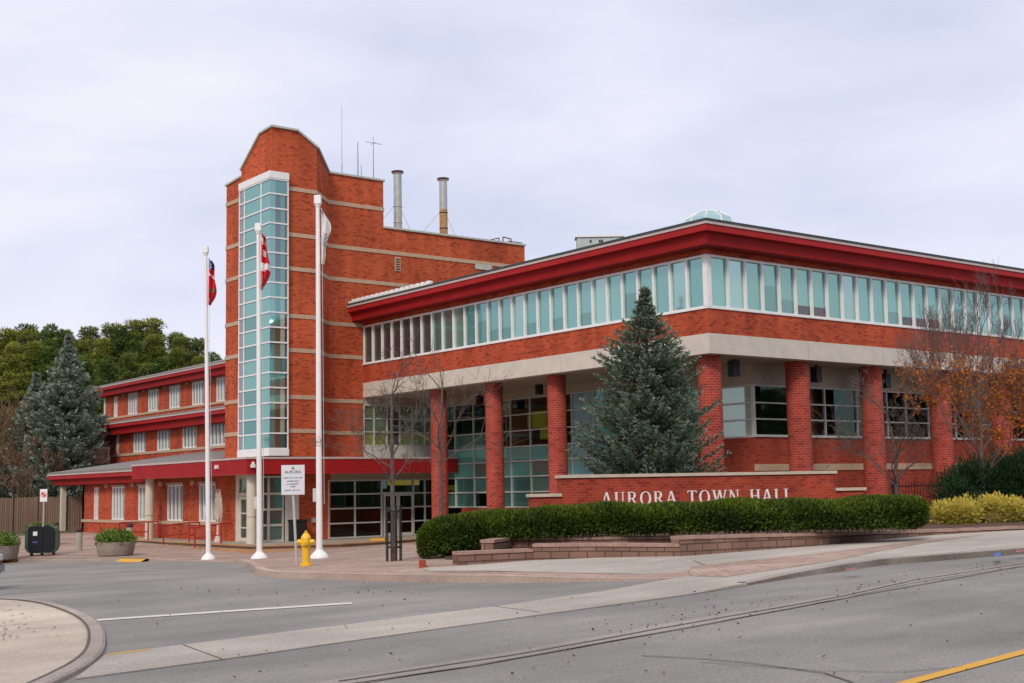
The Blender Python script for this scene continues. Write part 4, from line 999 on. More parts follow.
def smudged_line(z, width, h, mat, seed):
    # the photographed lines are too small to read: rows of word-sized marks of the same length
    rn = random.Random(seed); mb = MB(); x = -.09-width/2
    while x < -.09+width/2-.01:
        w_ = min(rn.uniform(.015, .032), -.09+width/2-x)
        mb.face([(x, -.024, z), (x+w_, -.024, z+h*rn.uniform(-.1, .1)), (x+w_, -.024, z+h*rn.uniform(.6, 1.0)), (x, -.024, z+h*rn.uniform(.6, 1.0))]); x += w_+(.012 if rn.random() < .75 else .035)
    mb.build('lettering', mat, SG)
for k, (fz, fw_, mt_) in enumerate(((.55, 1.62, INKB), (.44, 1.0, INK), (.34, 1.15, INK), (.25, .4, INK), (.13, 1.45, INKB))): smudged_line(zb+H_*fz, hw*fw_, H_*.045, mt_, k)
# tiny parking sign
b = gp(42.5, 549, .11); b.z = G(b.x, b.y)+.11
PS = empty('parking_sign', b, 'small white and red parking sign on a thin post behind the black bin', 'sign', rz=YAW-pi/2)
sc = (b-CP).dot(CD)/F
mb = MB(); mb.tube((0, .03, 0), (0, .03, 60*sc*.98), .03, n=6); mb.build('post', MATS['post_grey'], PS)
mb = MB(); mb.box(-3.6*sc, -.015, 47*sc, 3.6*sc, .0, 59.5*sc); mb.build('board', WHITE, PS)
mb = MB()
for k in range(20):
    a, c = 2*pi*k/20, 2*pi*(k+1)/20; r0, r1 = 2.2*sc, 2.9*sc
    mb.face([(r0*cos(a), -.018, 54*sc+r0*sin(a)), (r1*cos(a), -.018, 54*sc+r1*sin(a)), (r1*cos(c), -.018, 54*sc+r1*sin(c)), (r0*cos(c), -.018, 54*sc+r0*sin(c))])
mb.bar((-1.7*sc, -.020, 55.7*sc), (1.7*sc, -.020, 52.3*sc), .003, .09, up=(0, 0, 1)); mb.build('emblem', FR, PS)

# ------------------------------------------------------------------ bollards, planters, bin
BOLM = P('bollard_grey', (.36, .33, .30), .8, bump=.2)
for (px, py, l) in ((79, 551, 'grey concrete bollard with dark cap standing between the black bin and the large planter'), (55.5, 543, 'grey bollard with dark red cap half hidden behind the black bin'), (129.5, 545, 'grey bollard partly hidden behind the right side of the large planter')):
    b = gp(px, py, .11); b.z = G(b.x, b.y)+.11; sc = (b-CP).dot(CD)/F
    o = empty('bollard', b, l, 'bollard', 'concrete bollards on the plaza')
    mb = MB(); mb.lathe([(.15, 0), (.145, .85), (.14, .87), (0, .87)], (0, 0, 0), 18); mb.build('post', BOLM, o, smooth=False)
    mb = MB(); mb.lathe([(.155, .88), (.16, .98), (.12, 1.06), (0, 1.09)], (0, 0, 0), 18); mb.lathe([(.135, .87), (.135, .88)], (0, 0, 0), 18); mb.build('cap', P('cap_dark', (.06, .02, .02), .6) if 'cap_dark' not in MATS else MATS['cap_dark'], o)

def leafmat(name, c1, c2, obj_rand=0, scale=6, transl=.25):
    m, t, b = newmat(name)
    b.inputs['Roughness'].default_value = .65; b.inputs['Specular IOR Level'].default_value = .25
    uv = t.nodes.new('ShaderNodeUVMap'); r = t.nodes.new('ShaderNodeValToRGB')
    sx = t.nodes.new('ShaderNodeSeparateXYZ'); t.links.new(uv.outputs[0], sx.inputs[0]); t.links.new(sx.outputs[0], r.inputs[0])
    r.color_ramp.elements[0].color = (*c1, 1); r.color_ramp.elements[1].color = (*c2, 1)
    src = r.outputs[0]
    if obj_rand:
        oi = t.nodes.new('ShaderNodeObjectInfo'); hs = t.nodes.new('ShaderNodeHueSaturation')
        mr = t.nodes.new('ShaderNodeMapRange'); t.links.new(oi.outputs['Random'], mr.inputs[0]); mr.inputs[3].default_value = 1-obj_rand; mr.inputs[4].default_value = 1+obj_rand
        mr2 = t.nodes.new('ShaderNodeMapRange'); t.links.new(oi.outputs['Random'], mr2.inputs[0]); mr2.inputs[3].default_value = .515; mr2.inputs[4].default_value = .485
        t.links.new(mr.outputs[0], hs.inputs['Value']); t.links.new(mr2.outputs[0], hs.inputs['Hue']); t.links.new(src, hs.inputs['Color']); src = hs.outputs[0]
    t.links.new(src, b.inputs['Base Color'])
    tr = t.nodes.new('ShaderNodeBsdfTranslucent'); t.links.new(src, tr.inputs[0])
    mx = t.nodes.new('ShaderNodeMixShader'); mx.inputs[0].default_value = transl
    t.links.new(b.outputs[0], mx.inputs[1]); t.links.new(tr.outputs[0], mx.inputs[2]); t.links.new(mx.outputs[0], t.nodes['Material Output'].inputs[0])
    return m
def leaf(mb, p, d, l, w_, rn, shade=None, mat=0):
    """one small leaf face at p pointing along d"""
    d = Vector(d).normalized(); r = Vector((rn.gauss(0, 1), rn.gauss(0, 1), rn.gauss(0, 1))); s_ = d.cross(r)
    if s_.length < 1e-4: s_ = Vector((1, 0, 0))
    s_.normalize(); sh = rn.random() if shade is None else min(1, max(0, shade+rn.uniform(-.2, .2)))
    p = Vector(p); q = p+d*l; mdp = p+d*l*.45
    mb.face([p, mdp+s_*w_/2, q, mdp-s_*w_/2], mat, [(sh, .5)]*4)
def rdir(rn, up=0):
    while True:
        v = Vector((rn.uniform(-1, 1), rn.uniform(-1, 1), rn.uniform(-1, 1)))
        if .05 < v.length < 1: v.normalize(); v.z += up; return v.normalized()
LEAFG = leafmat('leaf_green', (.05, .11, .015), (.20, .30, .05))
PLANT = P('planter_concrete', (.26, .215, .18), .85, bump=.3, var=.15)
def planter(px, py, s_, label, seed, squash=1):
    b = gp(px, py, .11); b.z = G(b.x, b.y)+.11; rn = random.Random(seed)
    o = empty('planter', b, label, 'planter', 'round planters along the kerb')
    mb = MB(); mb.lathe([(0, 0), (.66*s_, 0), (.74*s_, .06), (.80*s_, .3), (.84*s_, .60*s_), (.80*s_, .62*s_), (.76*s_, .55*s_), (0, .5*s_)], (0, 0, 0), 32); mb.build('bowl', PLANT, o, smooth=True)
    mb = MB()
    for k in range(1500):
        a = rn.uniform(0, 2*pi); r = sqrt(rn.random())*.85*s_; h = .55*s_+rn.uniform(0, .62)*(1-.5*(r/(.85*s_))**2)*s_+.08*sin(a*5+seed)
        leaf(mb, (r*cos(a), r*sin(a), h), rdir(rn, .5), rn.uniform(.08, .2), .07, rn)
    for k in range(60):
        a = rn.uniform(0, 2*pi); r = rn.random()*.7*s_; mb.tube((r*cos(a), r*sin(a), .5*s_), (r*cos(a)*1.3, r*sin(a)*1.3, .75*s_), .008, n=3)
    mb.build('foliage', LEAFG, o)
planter(115.5, 556, 1.0, 'large round concrete planter full of green leaves beside the yellow kerb end', 1)
planter(41, 545, .95, 'round planter with green leaves hidden behind the black bin', 2)
planter(-1, 560, 1.0, 'round planter with trailing leaves at the left edge of the photo', 3)
# black and green recycling bin
b = gp(42, 556, .11); b.z = G(b.x, b.y)+.11
RB = empty('recycling_bin', b, 'black and dark green rounded bin with a small white label by the kerb', 'bin', rz=YAW-pi/2+.15)
GREENB = P('bin_green', (.035, .09, .06), .4); BLACKB = P('bin_black', (.012, .012, .016), .35)
def rrect(mb, w_, d_, z0, z1, y0=0, r=.25, mat=0):
    pts = []
    for cx_, cz_, a0 in ((w_/2-r, z1-r, 0), (-w_/2+r, z1-r, 90), (-w_/2+r, z0+r, 180), (w_/2-r, z0+r, 270)):
        for k in range(6): a = radians(a0+90*k/5); pts.append((cx_+r*cos(a), cz_+r*sin(a)))
    mb.face([(x, y0-d_/2, z) for x, z in pts], mat); mb.face([(x, y0+d_/2, z) for x, z in pts][::-1], mat)
    for a, c in zip(pts, pts[1:]+pts[:1]): mb.face([(a[0], y0-d_/2, a[1]), (a[0], y0+d_/2, a[1]), (c[0], y0+d_/2, c[1]), (c[0], y0-d_/2, c[1])], mat)
mb = MB(); rrect(mb, 1.38, .7, .14, 1.30, .05, .3); mb.build('body', GREENB, RB)
mb = MB(); rrect(mb, .62, .12, .24, 1.34, -.36, .12); rrect(mb, .62, .12, .22, 1.38, -.36, .12) if False else None
q = mb.build('front_panel', BLACKB, RB, (-.22, 0, 0)); mb = MB(); rrect(mb, .6, .78, .2, 1.36, 0, .28); mb.build('front_panel', BLACKB, RB, (.28, 0, 0))
mb = MB(); mb.box(-.32, -.43, .92, -.14, -.422, 1.1); mb.box(-.34, -.43, .6, -.12, -.422, .66, 1); mb.build('label_plate', [WHITE, INKB], RB)
for x_ in (-.45, .0, .5):
    mb = MB(); mb.box(x_-.03, -.2, 0, x_+.03, .2, .2); mb.build('leg', DARK, RB)
# small dark post at far left
b = gp(13, 533, .11); mb = MB(); mb.tube((0, 0, -.1), (0, 0, 2.6), .05, n=8); mb.box(-.12, -.12, 2.6, .12, .12, 3.0); o = mb.build('lamp_post', DARK, None, (b.x, b.y, G(b.x, b.y))); tag(o, 'short dark post lamp standing before the wooden fence', 'lamp post')

# ------------------------------------------------------------------ wooden fence
fa, fb = gp(-6, 533), gp(81, 530.5)
WOOD = brick('fence_wood', (.23, .155, .115), (.16, .105, .08), (.05, .035, .03), .15, 4.0, dark=(.30, .17, .09), msize=.010)
FE = empty('wooden_fence', (fa.x, fa.y, G(fa.x, fa.y)), 'weathered grey brown board fence between the blue spruces and the left wing', 'fence')
L_ = Vector((fb.x-fa.x, fb.y-fa.y, 0)); n = int(L_.length/2.2)
mb = MB(); d_ = L_.normalized(); nb = int(L_.length/.16); rn = random.Random(3)
for k in range(nb):
    p = d_*(k*.16+.08); h = 2.25+rn.uniform(-.02, .02)
    mb.bar(p+Vector((0, 0, .05)), p+Vector((0, 0, h)), .145, .03, up=d_.cross(Vector((0, 0, 1))))
mb.build('boards', WOOD, FE)
for k in range(n+1):
    p = d_*(k*L_.length/n)+d_.cross(Vector((0, 0, 1)))*.06; mb = MB(); mb.bar(p, p+Vector((0, 0, 2.32)), .1, .1); mb.build('post', WOOD, FE)
mb = MB()
for z in (.5, 1.9): mb.bar(d_.cross(Vector((0, 0, 1)))*-.06+Vector((0, 0, z)), L_+d_.cross(Vector((0, 0, 1)))*-.06+Vector((0, 0, z)), .04, .09)
mb.build('rail', WOOD, FE)

# ------------------------------------------------------------------ sign wall
A = dp(530, 492, 37.6); B = dp(861, 489, 40.4); A.z = B.z = 0
dS = (B-A); LS = dS.length; dS.normalize(); nS = Vector((dS.y, -dS.x, 0))     # nS toward the street
if nS.dot(CP-A) < 0: nS = -nS
SW = empty('sign_wall', (A.x, A.y, .3), 'low red brick wall with pale coping and white serif lettering behind the hedge', 'sign wall', rz=atan2(dS.y, dS.x))
def s_at(px):   # distance along wall for an image column
    v = ray(px, 485); n2 = Vector((nS.x, nS.y)); t = ((A-CP).xy.dot(n2))/v.xy.dot(n2); p = CP+v*t; return (p-A).dot(dS)
m0, m1 = s_at(559.5), s_at(832); Z0 = .3
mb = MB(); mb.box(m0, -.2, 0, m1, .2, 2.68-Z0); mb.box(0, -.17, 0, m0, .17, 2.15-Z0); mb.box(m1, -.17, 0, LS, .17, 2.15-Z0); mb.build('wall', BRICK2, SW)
mb = MB(); mb.box(m0-.06, -.26, 2.68-Z0, m1+.06, .26, 2.77-Z0); mb.box(-.06, -.23, 2.15-Z0, m0-.002, .23, 2.24-Z0); mb.box(m1+.002, -.23, 2.15-Z0, LS+.06, .23, 2.24-Z0)
o = mb.build('coping', P('coping_stone', (.52, .44, .36), .8, var=.1), SW)
# serif letters
class Glyph:
    def __init__(s): s.mb = MB(); s.k = 0
    def quad(s, pts):
        s.k += 1; y = -.03-.0015*s.k
        a = sum(p[0]*q[1]-q[0]*p[1] for p, q in zip(pts, pts[1:]+pts[:1]))
        if a < 0: pts = pts[::-1]
        s.mb.face([(x, y, z) for x, z in pts]); s.mb.face([(x, 0, z) for x, z in reversed(pts)])
        for p, q in zip(pts, pts[1:]+pts[:1]): s.mb.face([(p[0], 0, p[1]), (q[0], 0, q[1]), (q[0], y, q[1]), (p[0], y, p[1])])
    def stroke(s, x0, z0, x1, z1, w_): s.quad([(x0-w_/2, z0), (x0+w_/2, z0), (x1+w_/2, z1), (x1-w_/2, z1)])
    def serif(s, x, z, w_=.26, h=.045): s.quad([(x-w_/2, z), (x+w_/2, z), (x+w_/2, z+h), (x-w_/2, z+h)])
    def arc(s, cx_, cz_, rx, rz, tx, tz, a0, a1, n=14):
        for k in range(n):
            a, b = radians(a0+(a1-a0)*k/n), radians(a0+(a1-a0)*(k+1)/n)
            s.quad([(cx_+rx*cos(a), cz_+rz*sin(a)), (cx_+rx*cos(b), cz_+rz*sin(b)), (cx_+(rx-tx)*cos(b), cz_+(rz-tz)*sin(b)), (cx_+(rx-tx)*cos(a), cz_+(rz-tz)*sin(a))]); s.k -= 1
        s.k += 1
TK, TN = .145, .07
def glyph(ch):
    g = Glyph()
    if ch == 'A':
        g.stroke(.10, 0, .40, 1, TN); g.stroke(.72, 0, .42, 1, TK); g.quad([(.2, .32), (.62, .32), (.62, .38), (.2, .38)]); g.serif(.10, 0); g.serif(.72, 0, .3); w_ = .85
    elif ch == 'U':
        g.stroke(.17, .3, .17, 1, TK); g.stroke(.66, .3, .66, 1, TN); g.arc(.42, .34, .32, .35, TK*.9, TN, 180, 360); g.serif(.17, .955, .3); g.serif(.66, .955, .26); w_ = .84
    elif ch == 'R':
        g.stroke(.17, 0, .17, 1, TK); g.quad([(.2, .94), (.42, .94), (.42, 1), (.2, 1)]); g.quad([(.2, .47), (.42, .47), (.42, .53), (.2, .53)]); g.arc(.40, .735, .26, .265, TK, .06, -90, 90); g.stroke(.72, 0, .40, .5, TK); g.serif(.17, 0, .3); g.serif(.76, 0, .22); g.serif(.12, .955, .2); w_ = .82
    elif ch == 'O': g.arc(.46, .5, .42, .515, TK, .055, 0, 360, 28); w_ = .92
    elif ch == 'T': g.stroke(.38, 0, .38, 1, TK); g.quad([(.04, .94), (.72, .94), (.72, 1), (.04, 1)]); g.serif(.38, 0, .3); g.quad([(.03, .82), (.075, .82), (.075, .99), (.03, .99)]); g.quad([(.685, .82), (.73, .82), (.73, .99), (.685, .99)]); w_ = .76
    elif ch == 'W':
        g.stroke(.36, 0, .12, 1, TK); g.stroke(.36, 0, .58, 1, TN); g.stroke(.84, 0, .58, 1, TK); g.stroke(.84, 0, 1.06, 1, TN); g.serif(.12, .955, .28); g.serif(.58, .955, .26); g.serif(1.06, .955, .22); w_ = 1.16
    elif ch == 'N': g.stroke(.15, 0, .15, 1, TN); g.stroke(.70, 0, .16, 1, TK); g.stroke(.72, 0, .72, 1, TN); g.serif(.15, 0, .24); g.serif(.72, .955, .24); g.serif(.1, .955, .2); w_ = .87
    elif ch == 'H': g.stroke(.17, 0, .17, 1, TK); g.stroke(.68, 0, .68, 1, TK); g.quad([(.2, .48), (.65, .48), (.65, .54), (.2, .54)]); [g.serif(x, z, .29) for x in (.17, .68) for z in (0, .955)]; w_ = .85
    elif ch == 'L': g.stroke(.17, 0, .17, 1, TK); g.quad([(.1, 0), (.62, 0), (.62, .06), (.1, .06)]); g.quad([(.575, 0), (.625, 0), (.625, .2), (.575, .2)]); g.serif(.17, .955, .3); w_ = .66
    return g.mb, w_
LETT = P('letter_white', (.80, .76, .74), .4, var=.03)
txt = 'AURORA TOWN HALL'; H0, H1 = .40, .40
t0, t1 = s_at(598.2), s_at(790)
def adv(ch, first): return (glyph(ch)[1]*(H1 if not first else H0*1.0)+.055) if ch != ' ' else .27
tot = sum(adv(c, i == 0 or txt[i-1] == ' ') for i, c in enumerate(txt)); sx = (t1-t0)/tot; x = t0
mb = MB()
for i, c in enumerate(txt):
    first = i == 0 or txt[i-1] == ' '
    if c != ' ':
        gm, w_ = glyph(c); h = H0 if first else H1; zb_ = 2.245-Z0-H1
        for f_, u_ in zip(gm.f, gm.uv): mb.face([(x+gm.v[j][0]*h*sx, -.201+gm.v[j][1]*1.0, zb_+gm.v[j][2]*h) for j in f_], 0, u_)
    x += adv(c, first)*sx
mb.build('lettering', LETT, SW)

# ------------------------------------------------------------------ block retaining walls and bed
def block_wall(name, line, z0f, ztop, label, thick=.3, cap=True):
    o = empty(name, (line[0][0], line[0][1], 0), label, 'wall')
    back = offset_line(line, thick); mb = MB(); cm = MB(); ox, oy = line[0]; s_ = 0
    for i in range(len(line)-1):
        a, b, c, d = line[i], line[i+1], back[i+1], back[i]; zt = ztop(i) if callable(ztop) else ztop
        za, zb = z0f(*a), z0f(*b); ll = hypot(b[0]-a[0], b[1]-a[1])
        R = lambda p, z: (p[0]-ox, p[1]-oy, z)
        mb.face([R(a, za), R(b, zb), R(b, zt-.07), R(a, zt-.07)], 0, [(s_, za), (s_+ll, zb), (s_+ll, zt-.07), (s_, zt-.07)])
        mb.face([R(c, zb), R(d, za), R(d, zt-.07), R(c, zt-.07)]); s_ += ll
        if i == 0: mb.face([R(d, za), R(a, za), R(a, zt-.07), R(d, zt-.07)])
        if i == len(line)-2: mb.face([R(b, zb), R(c, zb), R(c, zt-.07), R(b, zt-.07)])
        e = offset_line(line, -.03); g = offset_line(line, thick+.03); q = [e[i], e[i+1], g[i+1], g[i]]
        cm.face([R(p, zt) for p in q]); cm.face([R(p, zt-.07) for p in q][::-1]); cm.face([R(q[0], zt-.07), R(q[1], zt-.07), R(q[1], zt), R(q[0], zt)]); cm.face([R(q[2], zt-.07), R(q[3], zt-.07), R(q[3], zt), R(q[2], zt)])
        if i == 0: cm.face([R(q[3], zt-.07), R(q[0], zt-.07), R(q[0], zt), R(q[3], zt)])
        if i == len(line)-2: cm.face([R(q[1], zt-.07), R(q[2], zt-.07), R(q[2], zt), R(q[1], zt)])
    mb.build('wall_blocks', BLOCK, o); cm.build('cap', P('cap_'+name, (.34, .22, .18), .85, var=.2, scale=5, bump=.3) if 'cap_'+name not in MATS else MATS['cap_'+name], o)
g0 = lambda x, y: G(x, y)-.1
def topz(x, y, ypx):
    v = Vector((x, y, G(x, y)))-CP; px = 512+F*v.dot(CR)/v.dot(CD); r = ray(px, ypx(px) if callable(ypx) else ypx)
    return CP.z+r.z*hypot(v.x, v.y)/hypot(r.x, r.y)
W1z = topz((WB[1][0]+WB[2][0])/2, (WB[1][1]+WB[2][1])/2, 550.2); W2z = topz((WB[2][0]+WB[4][0])/2, (WB[2][1]+WB[4][1])/2, 543.8)
W3y = lambda px: lerp_t(px, [(674, 536.4), (740, 534.6), (814, 532.8), (881, 531), (936, 529.4), (1024, 525.8), (1100, 522)])
LW = resample(WB[4:], .6); LWm = resample(WB[2:5], .6)
ZT = 1.16
LWz = [topz(*p, W3y) for p in LW]+[topz(*LW[-1], W3y)]
block_wall('retaining_wall', LWm, g0, W2z, 'middle stepped piece of stone block wall in front of the hedge')
block_wall('retaining_wall', LW, g0, lambda i: (LWz[i]+LWz[i+1])/2, 'long pinkish stone block wall under the hedge, along the footway')
LWa = resample([WB[1], WB[2]], .4)
block_wall('retaining_wall', LWa, g0, W1z, 'lower stepped piece of stone block wall at the left front of the hedge')
LWb = resample([WB[0], WB[1]], .4)
block_wall('retaining_wall', LWb, g0, .74, 'lowest short end of the stone block wall by the red brick stub', .3)
zz = [plX(0, 0, 0)] and None
def lift(px, py, z):
    v = ray(px, py); p = CP+v*((z-CP.z)/v.z); return (p.x, p.y)
LU = resample([lift(493, 541, 1.18), lift(512, 537.6, 1.2), lift(560, 537.4, 1.2), lift(672, 535.5, 1.22)], .5)
block_wall('retaining_wall', LU, lambda x, y: .6, 1.21, 'upper tier stone block wall partly hidden in front of the hedge')
mb = MB(); s0 = gp(422.5, 569, .1); mb.box(-.09, -.07, -.1, .09, .07, .19); o = mb.build('brick_stub', BRICK2, None, (s0.x, s0.y, G(s0.x, s0.y)+.1)); o.rotation_euler.z = YAW; tag(o, 'single red brick end piece at the left tip of the block wall', 'brick stub')
# planting bed: gently raised soil behind the walls
bed = [offset_line(WB, .15)[k] for k in range(len(WB))]
bedp = bed[1:]+[(8, -3), (4, -.5), (-3, -1), (-8, .2), (-11.5, -.6), (-14.3, -3.0), (-15.5, -4.8)]
def hbed(x, y):
    t = min(1, max(0, ((x-bed[0][0])*.8+(y-bed[0][1])*-.25)/3.5))
    return max(.15, (.55+.55*t)-G(x, y)) if True else 0
sheet('planting_bed', bedp, lambda x, y: max(.12, .62+.42*min(1, max(0, (x+17)/2.6))+.12*min(1, max(0, (x+13)/3))-G(x, y)), SOIL, step=1, skirt=.4)
sheet('lawn_strip', [(-8, .8), (4.5, .2), (9, -2.8), (40, -6), (40, 2), (4.6, 2.05), (4.6, 14), (-1, 6)], .14, TERR, step=1.5)

# ------------------------------------------------------------------ hedge
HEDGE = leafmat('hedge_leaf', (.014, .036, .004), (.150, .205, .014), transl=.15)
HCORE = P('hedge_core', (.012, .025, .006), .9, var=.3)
hfront = [lift(411, 562.5, .60), lift(455, 554.5, .80), lift(490, 547, .98), lift(530, 541.5, 1.12), lift(600, 538.5, 1.18), lift(720, 533.8, 1.28), lift(830, 531.2, 1.30), lift(905, 529.3, 1.31), lift(936, 528.3, 1.32)]
hcen = resample(smoothline([(x+nx*.0, y) for (x, y), nx in zip(offset_line(hfront, .78)[:4]+offset_line(hfront, 1.05)[4:], [0]*99)], 3), .35)
htop_t = [(0, 1.50), (1.0, 1.72), (2.4, 1.86), (5, 1.94), (9, 1.98), (13, 2.02), (30, 2.08)]
rn = random.Random(21)
def hedge_shape(s_, a):   # s_ distance along, a angle 0 (front bottom) .. pi (back bottom) : half width & height
    pass
cum = [0]
for a, b in zip(hcen, hcen[1:]): cum.append(cum[-1]+hypot(b[0]-a[0], b[1]-a[1]))
LT = cum[-1]
def hpoint(s_, th, k=1.0):
    s_ = min(max(s_, 0), LT); i = 0
    while i < len(cum)-2 and cum[i+1] < s_: i += 1
    t = (s_-cum[i])/max(1e-6, cum[i+1]-cum[i]); a, b = hcen[i], hcen[i+1]
    cx_, cy_ = a[0]+(b[0]-a[0])*t, a[1]+(b[1]-a[1])*t; l = hypot(b[0]-a[0], b[1]-a[1]); nx, ny = (b[1]-a[1])/l, -(b[0]-a[0])/l
    tx, ty = (b[0]-a[0])/l, (b[1]-a[1])/l
    zb = .6+.5*min(1, s_/3.0)+.16*min(1, s_/8); zt = lerp_t(s_, htop_t)+.03*sin(s_*1.7)+.025*sin(s_*4.1)
    endf = min(1, (s_+.02)/.7, (LT-s_+.02)/.7); rnd_ = sqrt(max(.02, 1-(1-endf)**2))
    hw = .82*rnd_*(1+.05*sin(s_*2.3)+.04*sin(s_*5.7)); hh = (zt-zb)/2; cz_ = (zt+zb)/2
    c, s2 = cos(th), sin(th); p = 3.2
    r = 1/((abs(c)**p+abs(s2)**p)**(1/p))
    hh *= (.55+.45*rnd_)
    return Vector((cx_+nx*hw*c*r*k, cy_+ny*hw*c*r*k, cz_+hh*s2*r*k)), Vector((nx*c/hw, ny*c/hw, s2/hh)).normalized(), (tx, ty)
HD = empty('hedge', (hcen[0][0], hcen[0][1], .6), 'long clipped dark green hedge in front of the brick sign wall', 'hedge')
org = Vector((hcen[0][0], hcen[0][1], .6)); mb = MB(); NS, NT = 90, 20
for i in range(NS):
    for j in range(NT):
        mb.face([hpoint(LT*(i+u)/NS, 2*pi*(j+v_)/NT, .84)[0]-org for u, v_ in ((0, 0), (1, 0), (1, 1), (0, 1))])
for i in (0, NS): mb.face([hpoint(LT*i/NS, 2*pi*j/NT, .84)[0]-org for j in range(NT)])
mb.build('core', HCORE, HD)
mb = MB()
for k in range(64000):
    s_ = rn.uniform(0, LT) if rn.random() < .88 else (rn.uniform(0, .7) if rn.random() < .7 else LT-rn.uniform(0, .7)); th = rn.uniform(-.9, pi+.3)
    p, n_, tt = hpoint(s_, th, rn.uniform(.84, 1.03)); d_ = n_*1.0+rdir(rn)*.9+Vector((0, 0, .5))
    leaf(mb, p-org, d_, rn.uniform(.05, .12), .035, rn, .45*rn.random()+.5*max(0, n_.z)*rn.random()+.15*sin(s_*3+th*2))  # up-facing leaves coloured lighter: light on the hedge top painted in
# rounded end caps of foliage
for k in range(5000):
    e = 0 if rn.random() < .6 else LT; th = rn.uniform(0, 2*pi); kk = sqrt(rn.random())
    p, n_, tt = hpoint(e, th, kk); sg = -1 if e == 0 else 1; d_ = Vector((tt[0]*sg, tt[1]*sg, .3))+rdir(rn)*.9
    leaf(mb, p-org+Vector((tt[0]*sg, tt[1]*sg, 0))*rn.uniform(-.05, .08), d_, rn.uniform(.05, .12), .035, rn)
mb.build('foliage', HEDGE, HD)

# ------------------------------------------------------------------ shrubs (right)
def shrub(name, c, rx, ry, rz, n, mat, label, seed, ll=(.08, .16), lw=.05, group=None, lumps=12, core=HCORE, upb=.4, rot=0):
    rn = random.Random(seed); o = empty(name, c, label, 'shrub', group, rz=rot)
    L = []
    for k in range(lumps):
        a = rn.uniform(0, 2*pi); r = sqrt(rn.random())*.62; L.append((Vector((r*cos(a)*rx, r*sin(a)*ry, rn.uniform(.35, .62)*rz)), rn.uniform(.38, .55)))
    mb = MB()
    mb.lathe([(0, 0), (.5*rx, .05*rz), (.55*rx, .3*rz), (.4*rx, .5*rz), (0, .6*rz)], (0, 0, 0), 12, sy=ry/rx)
    mb.build('core', core, o)
    mb = MB()
    for k in range(n):
        p, s_ = L[rn.randrange(len(L))]; d = rdir(rn, .25); q = p+Vector((d.x*rx*s_, d.y*ry*s_, d.z*rz*s_))*rn.uniform(.55, 1.12)
        if q.z < 0: q.z = rn.uniform(0, .15)
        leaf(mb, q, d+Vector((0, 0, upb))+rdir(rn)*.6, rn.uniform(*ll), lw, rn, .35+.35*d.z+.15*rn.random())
    mb.build('foliage', mat, o)
YLW = leafmat('yellow_leaf', (.18, .18, .025), (.72, .58, .11)); JUN = leafmat('juniper', (.008, .028, .010), (.035, .085, .025), transl=.1)
for i, (px, py, dpt, rx, rz, l) in enumerate(((960, 527, 37.6, .95, .78, 'low yellow green shrub just right of the hedge end'), (998, 526, 38.2, 1.25, .92, 'middle yellow leaved shrub in front of the dark juniper'), (1040, 525, 38.8, 1.2, .8, 'yellow leaved shrub cut by the right edge of the photo'))):
    p = dp(px, py, dpt); shrub('yellow_shrub', (p.x, p.y, p.z-.05), rx, .8, rz, 5200, YLW, l, 30+i, (.06, .14), .045, 'yellow shrubs beside the hedge', core=P('ycore', (.12, .09, .02), .9) if 'ycore' not in MATS else MATS['ycore'])
for i, (px, py, dpt, rx, rz, l) in enumerate(((975, 512, 41.5, 1.25, 1.7, 'dark green juniper right of the iron fence, left one'), (1018, 512, 42, 1.5, 2.1, 'tall dark green juniper at the right edge of the photo'))):
    p = dp(px, py, dpt); shrub('juniper', (p.x, p.y, p.z-.2), rx, 1.2, rz, 9000, JUN, l, 40+i, (.10, .24), .04, 'dark junipers', lumps=14, upb=.6)
# flat pale slab at hedge end
p = dp(951, 528.5, 36.2); mb = MB(); mb.box(-.6, -.22, -.3, .6, .22, .07); o = mb.build('stone_slab', MATS['coping_stone'], None, p); o.rotation_euler.z = YAW-pi/2; bevel(o); tag(o, 'flat pale stone slab lying at the right end of the hedge', 'stone slab')
# iron fence
fa, fb = dp(892, 514, 43.5), dp(962, 512, 45.0); z0_ = fa.z
IF = empty('iron_fence', (fa.x, fa.y, z0_), 'dark iron picket fence right of the hedge, in front of the brick wall', 'fence')
L_ = Vector((fb.x-fa.x, fb.y-fa.y, 0)); n = int(L_.length/.13); mb = MB()
for k in range(n+1): q = L_*(k/n); mb.tube(q, q+Vector((0, 0, 1.05)), .014, n=4); 
mb.build('pickets', DARK, IF); mb = MB()
for z in (.15, .92): mb.bar(Vector((0, 0, z)), L_+Vector((0, 0, z)), .03, .04)
mb.build('rail', DARK, IF)
for t_ in (.05, .82): mb = MB(); q = L_*t_; mb.bar(q+Vector((0, 0, -.2)), q+Vector((0, 0, 1.15)), .12, .12); mb.build('post', DARK, IF)

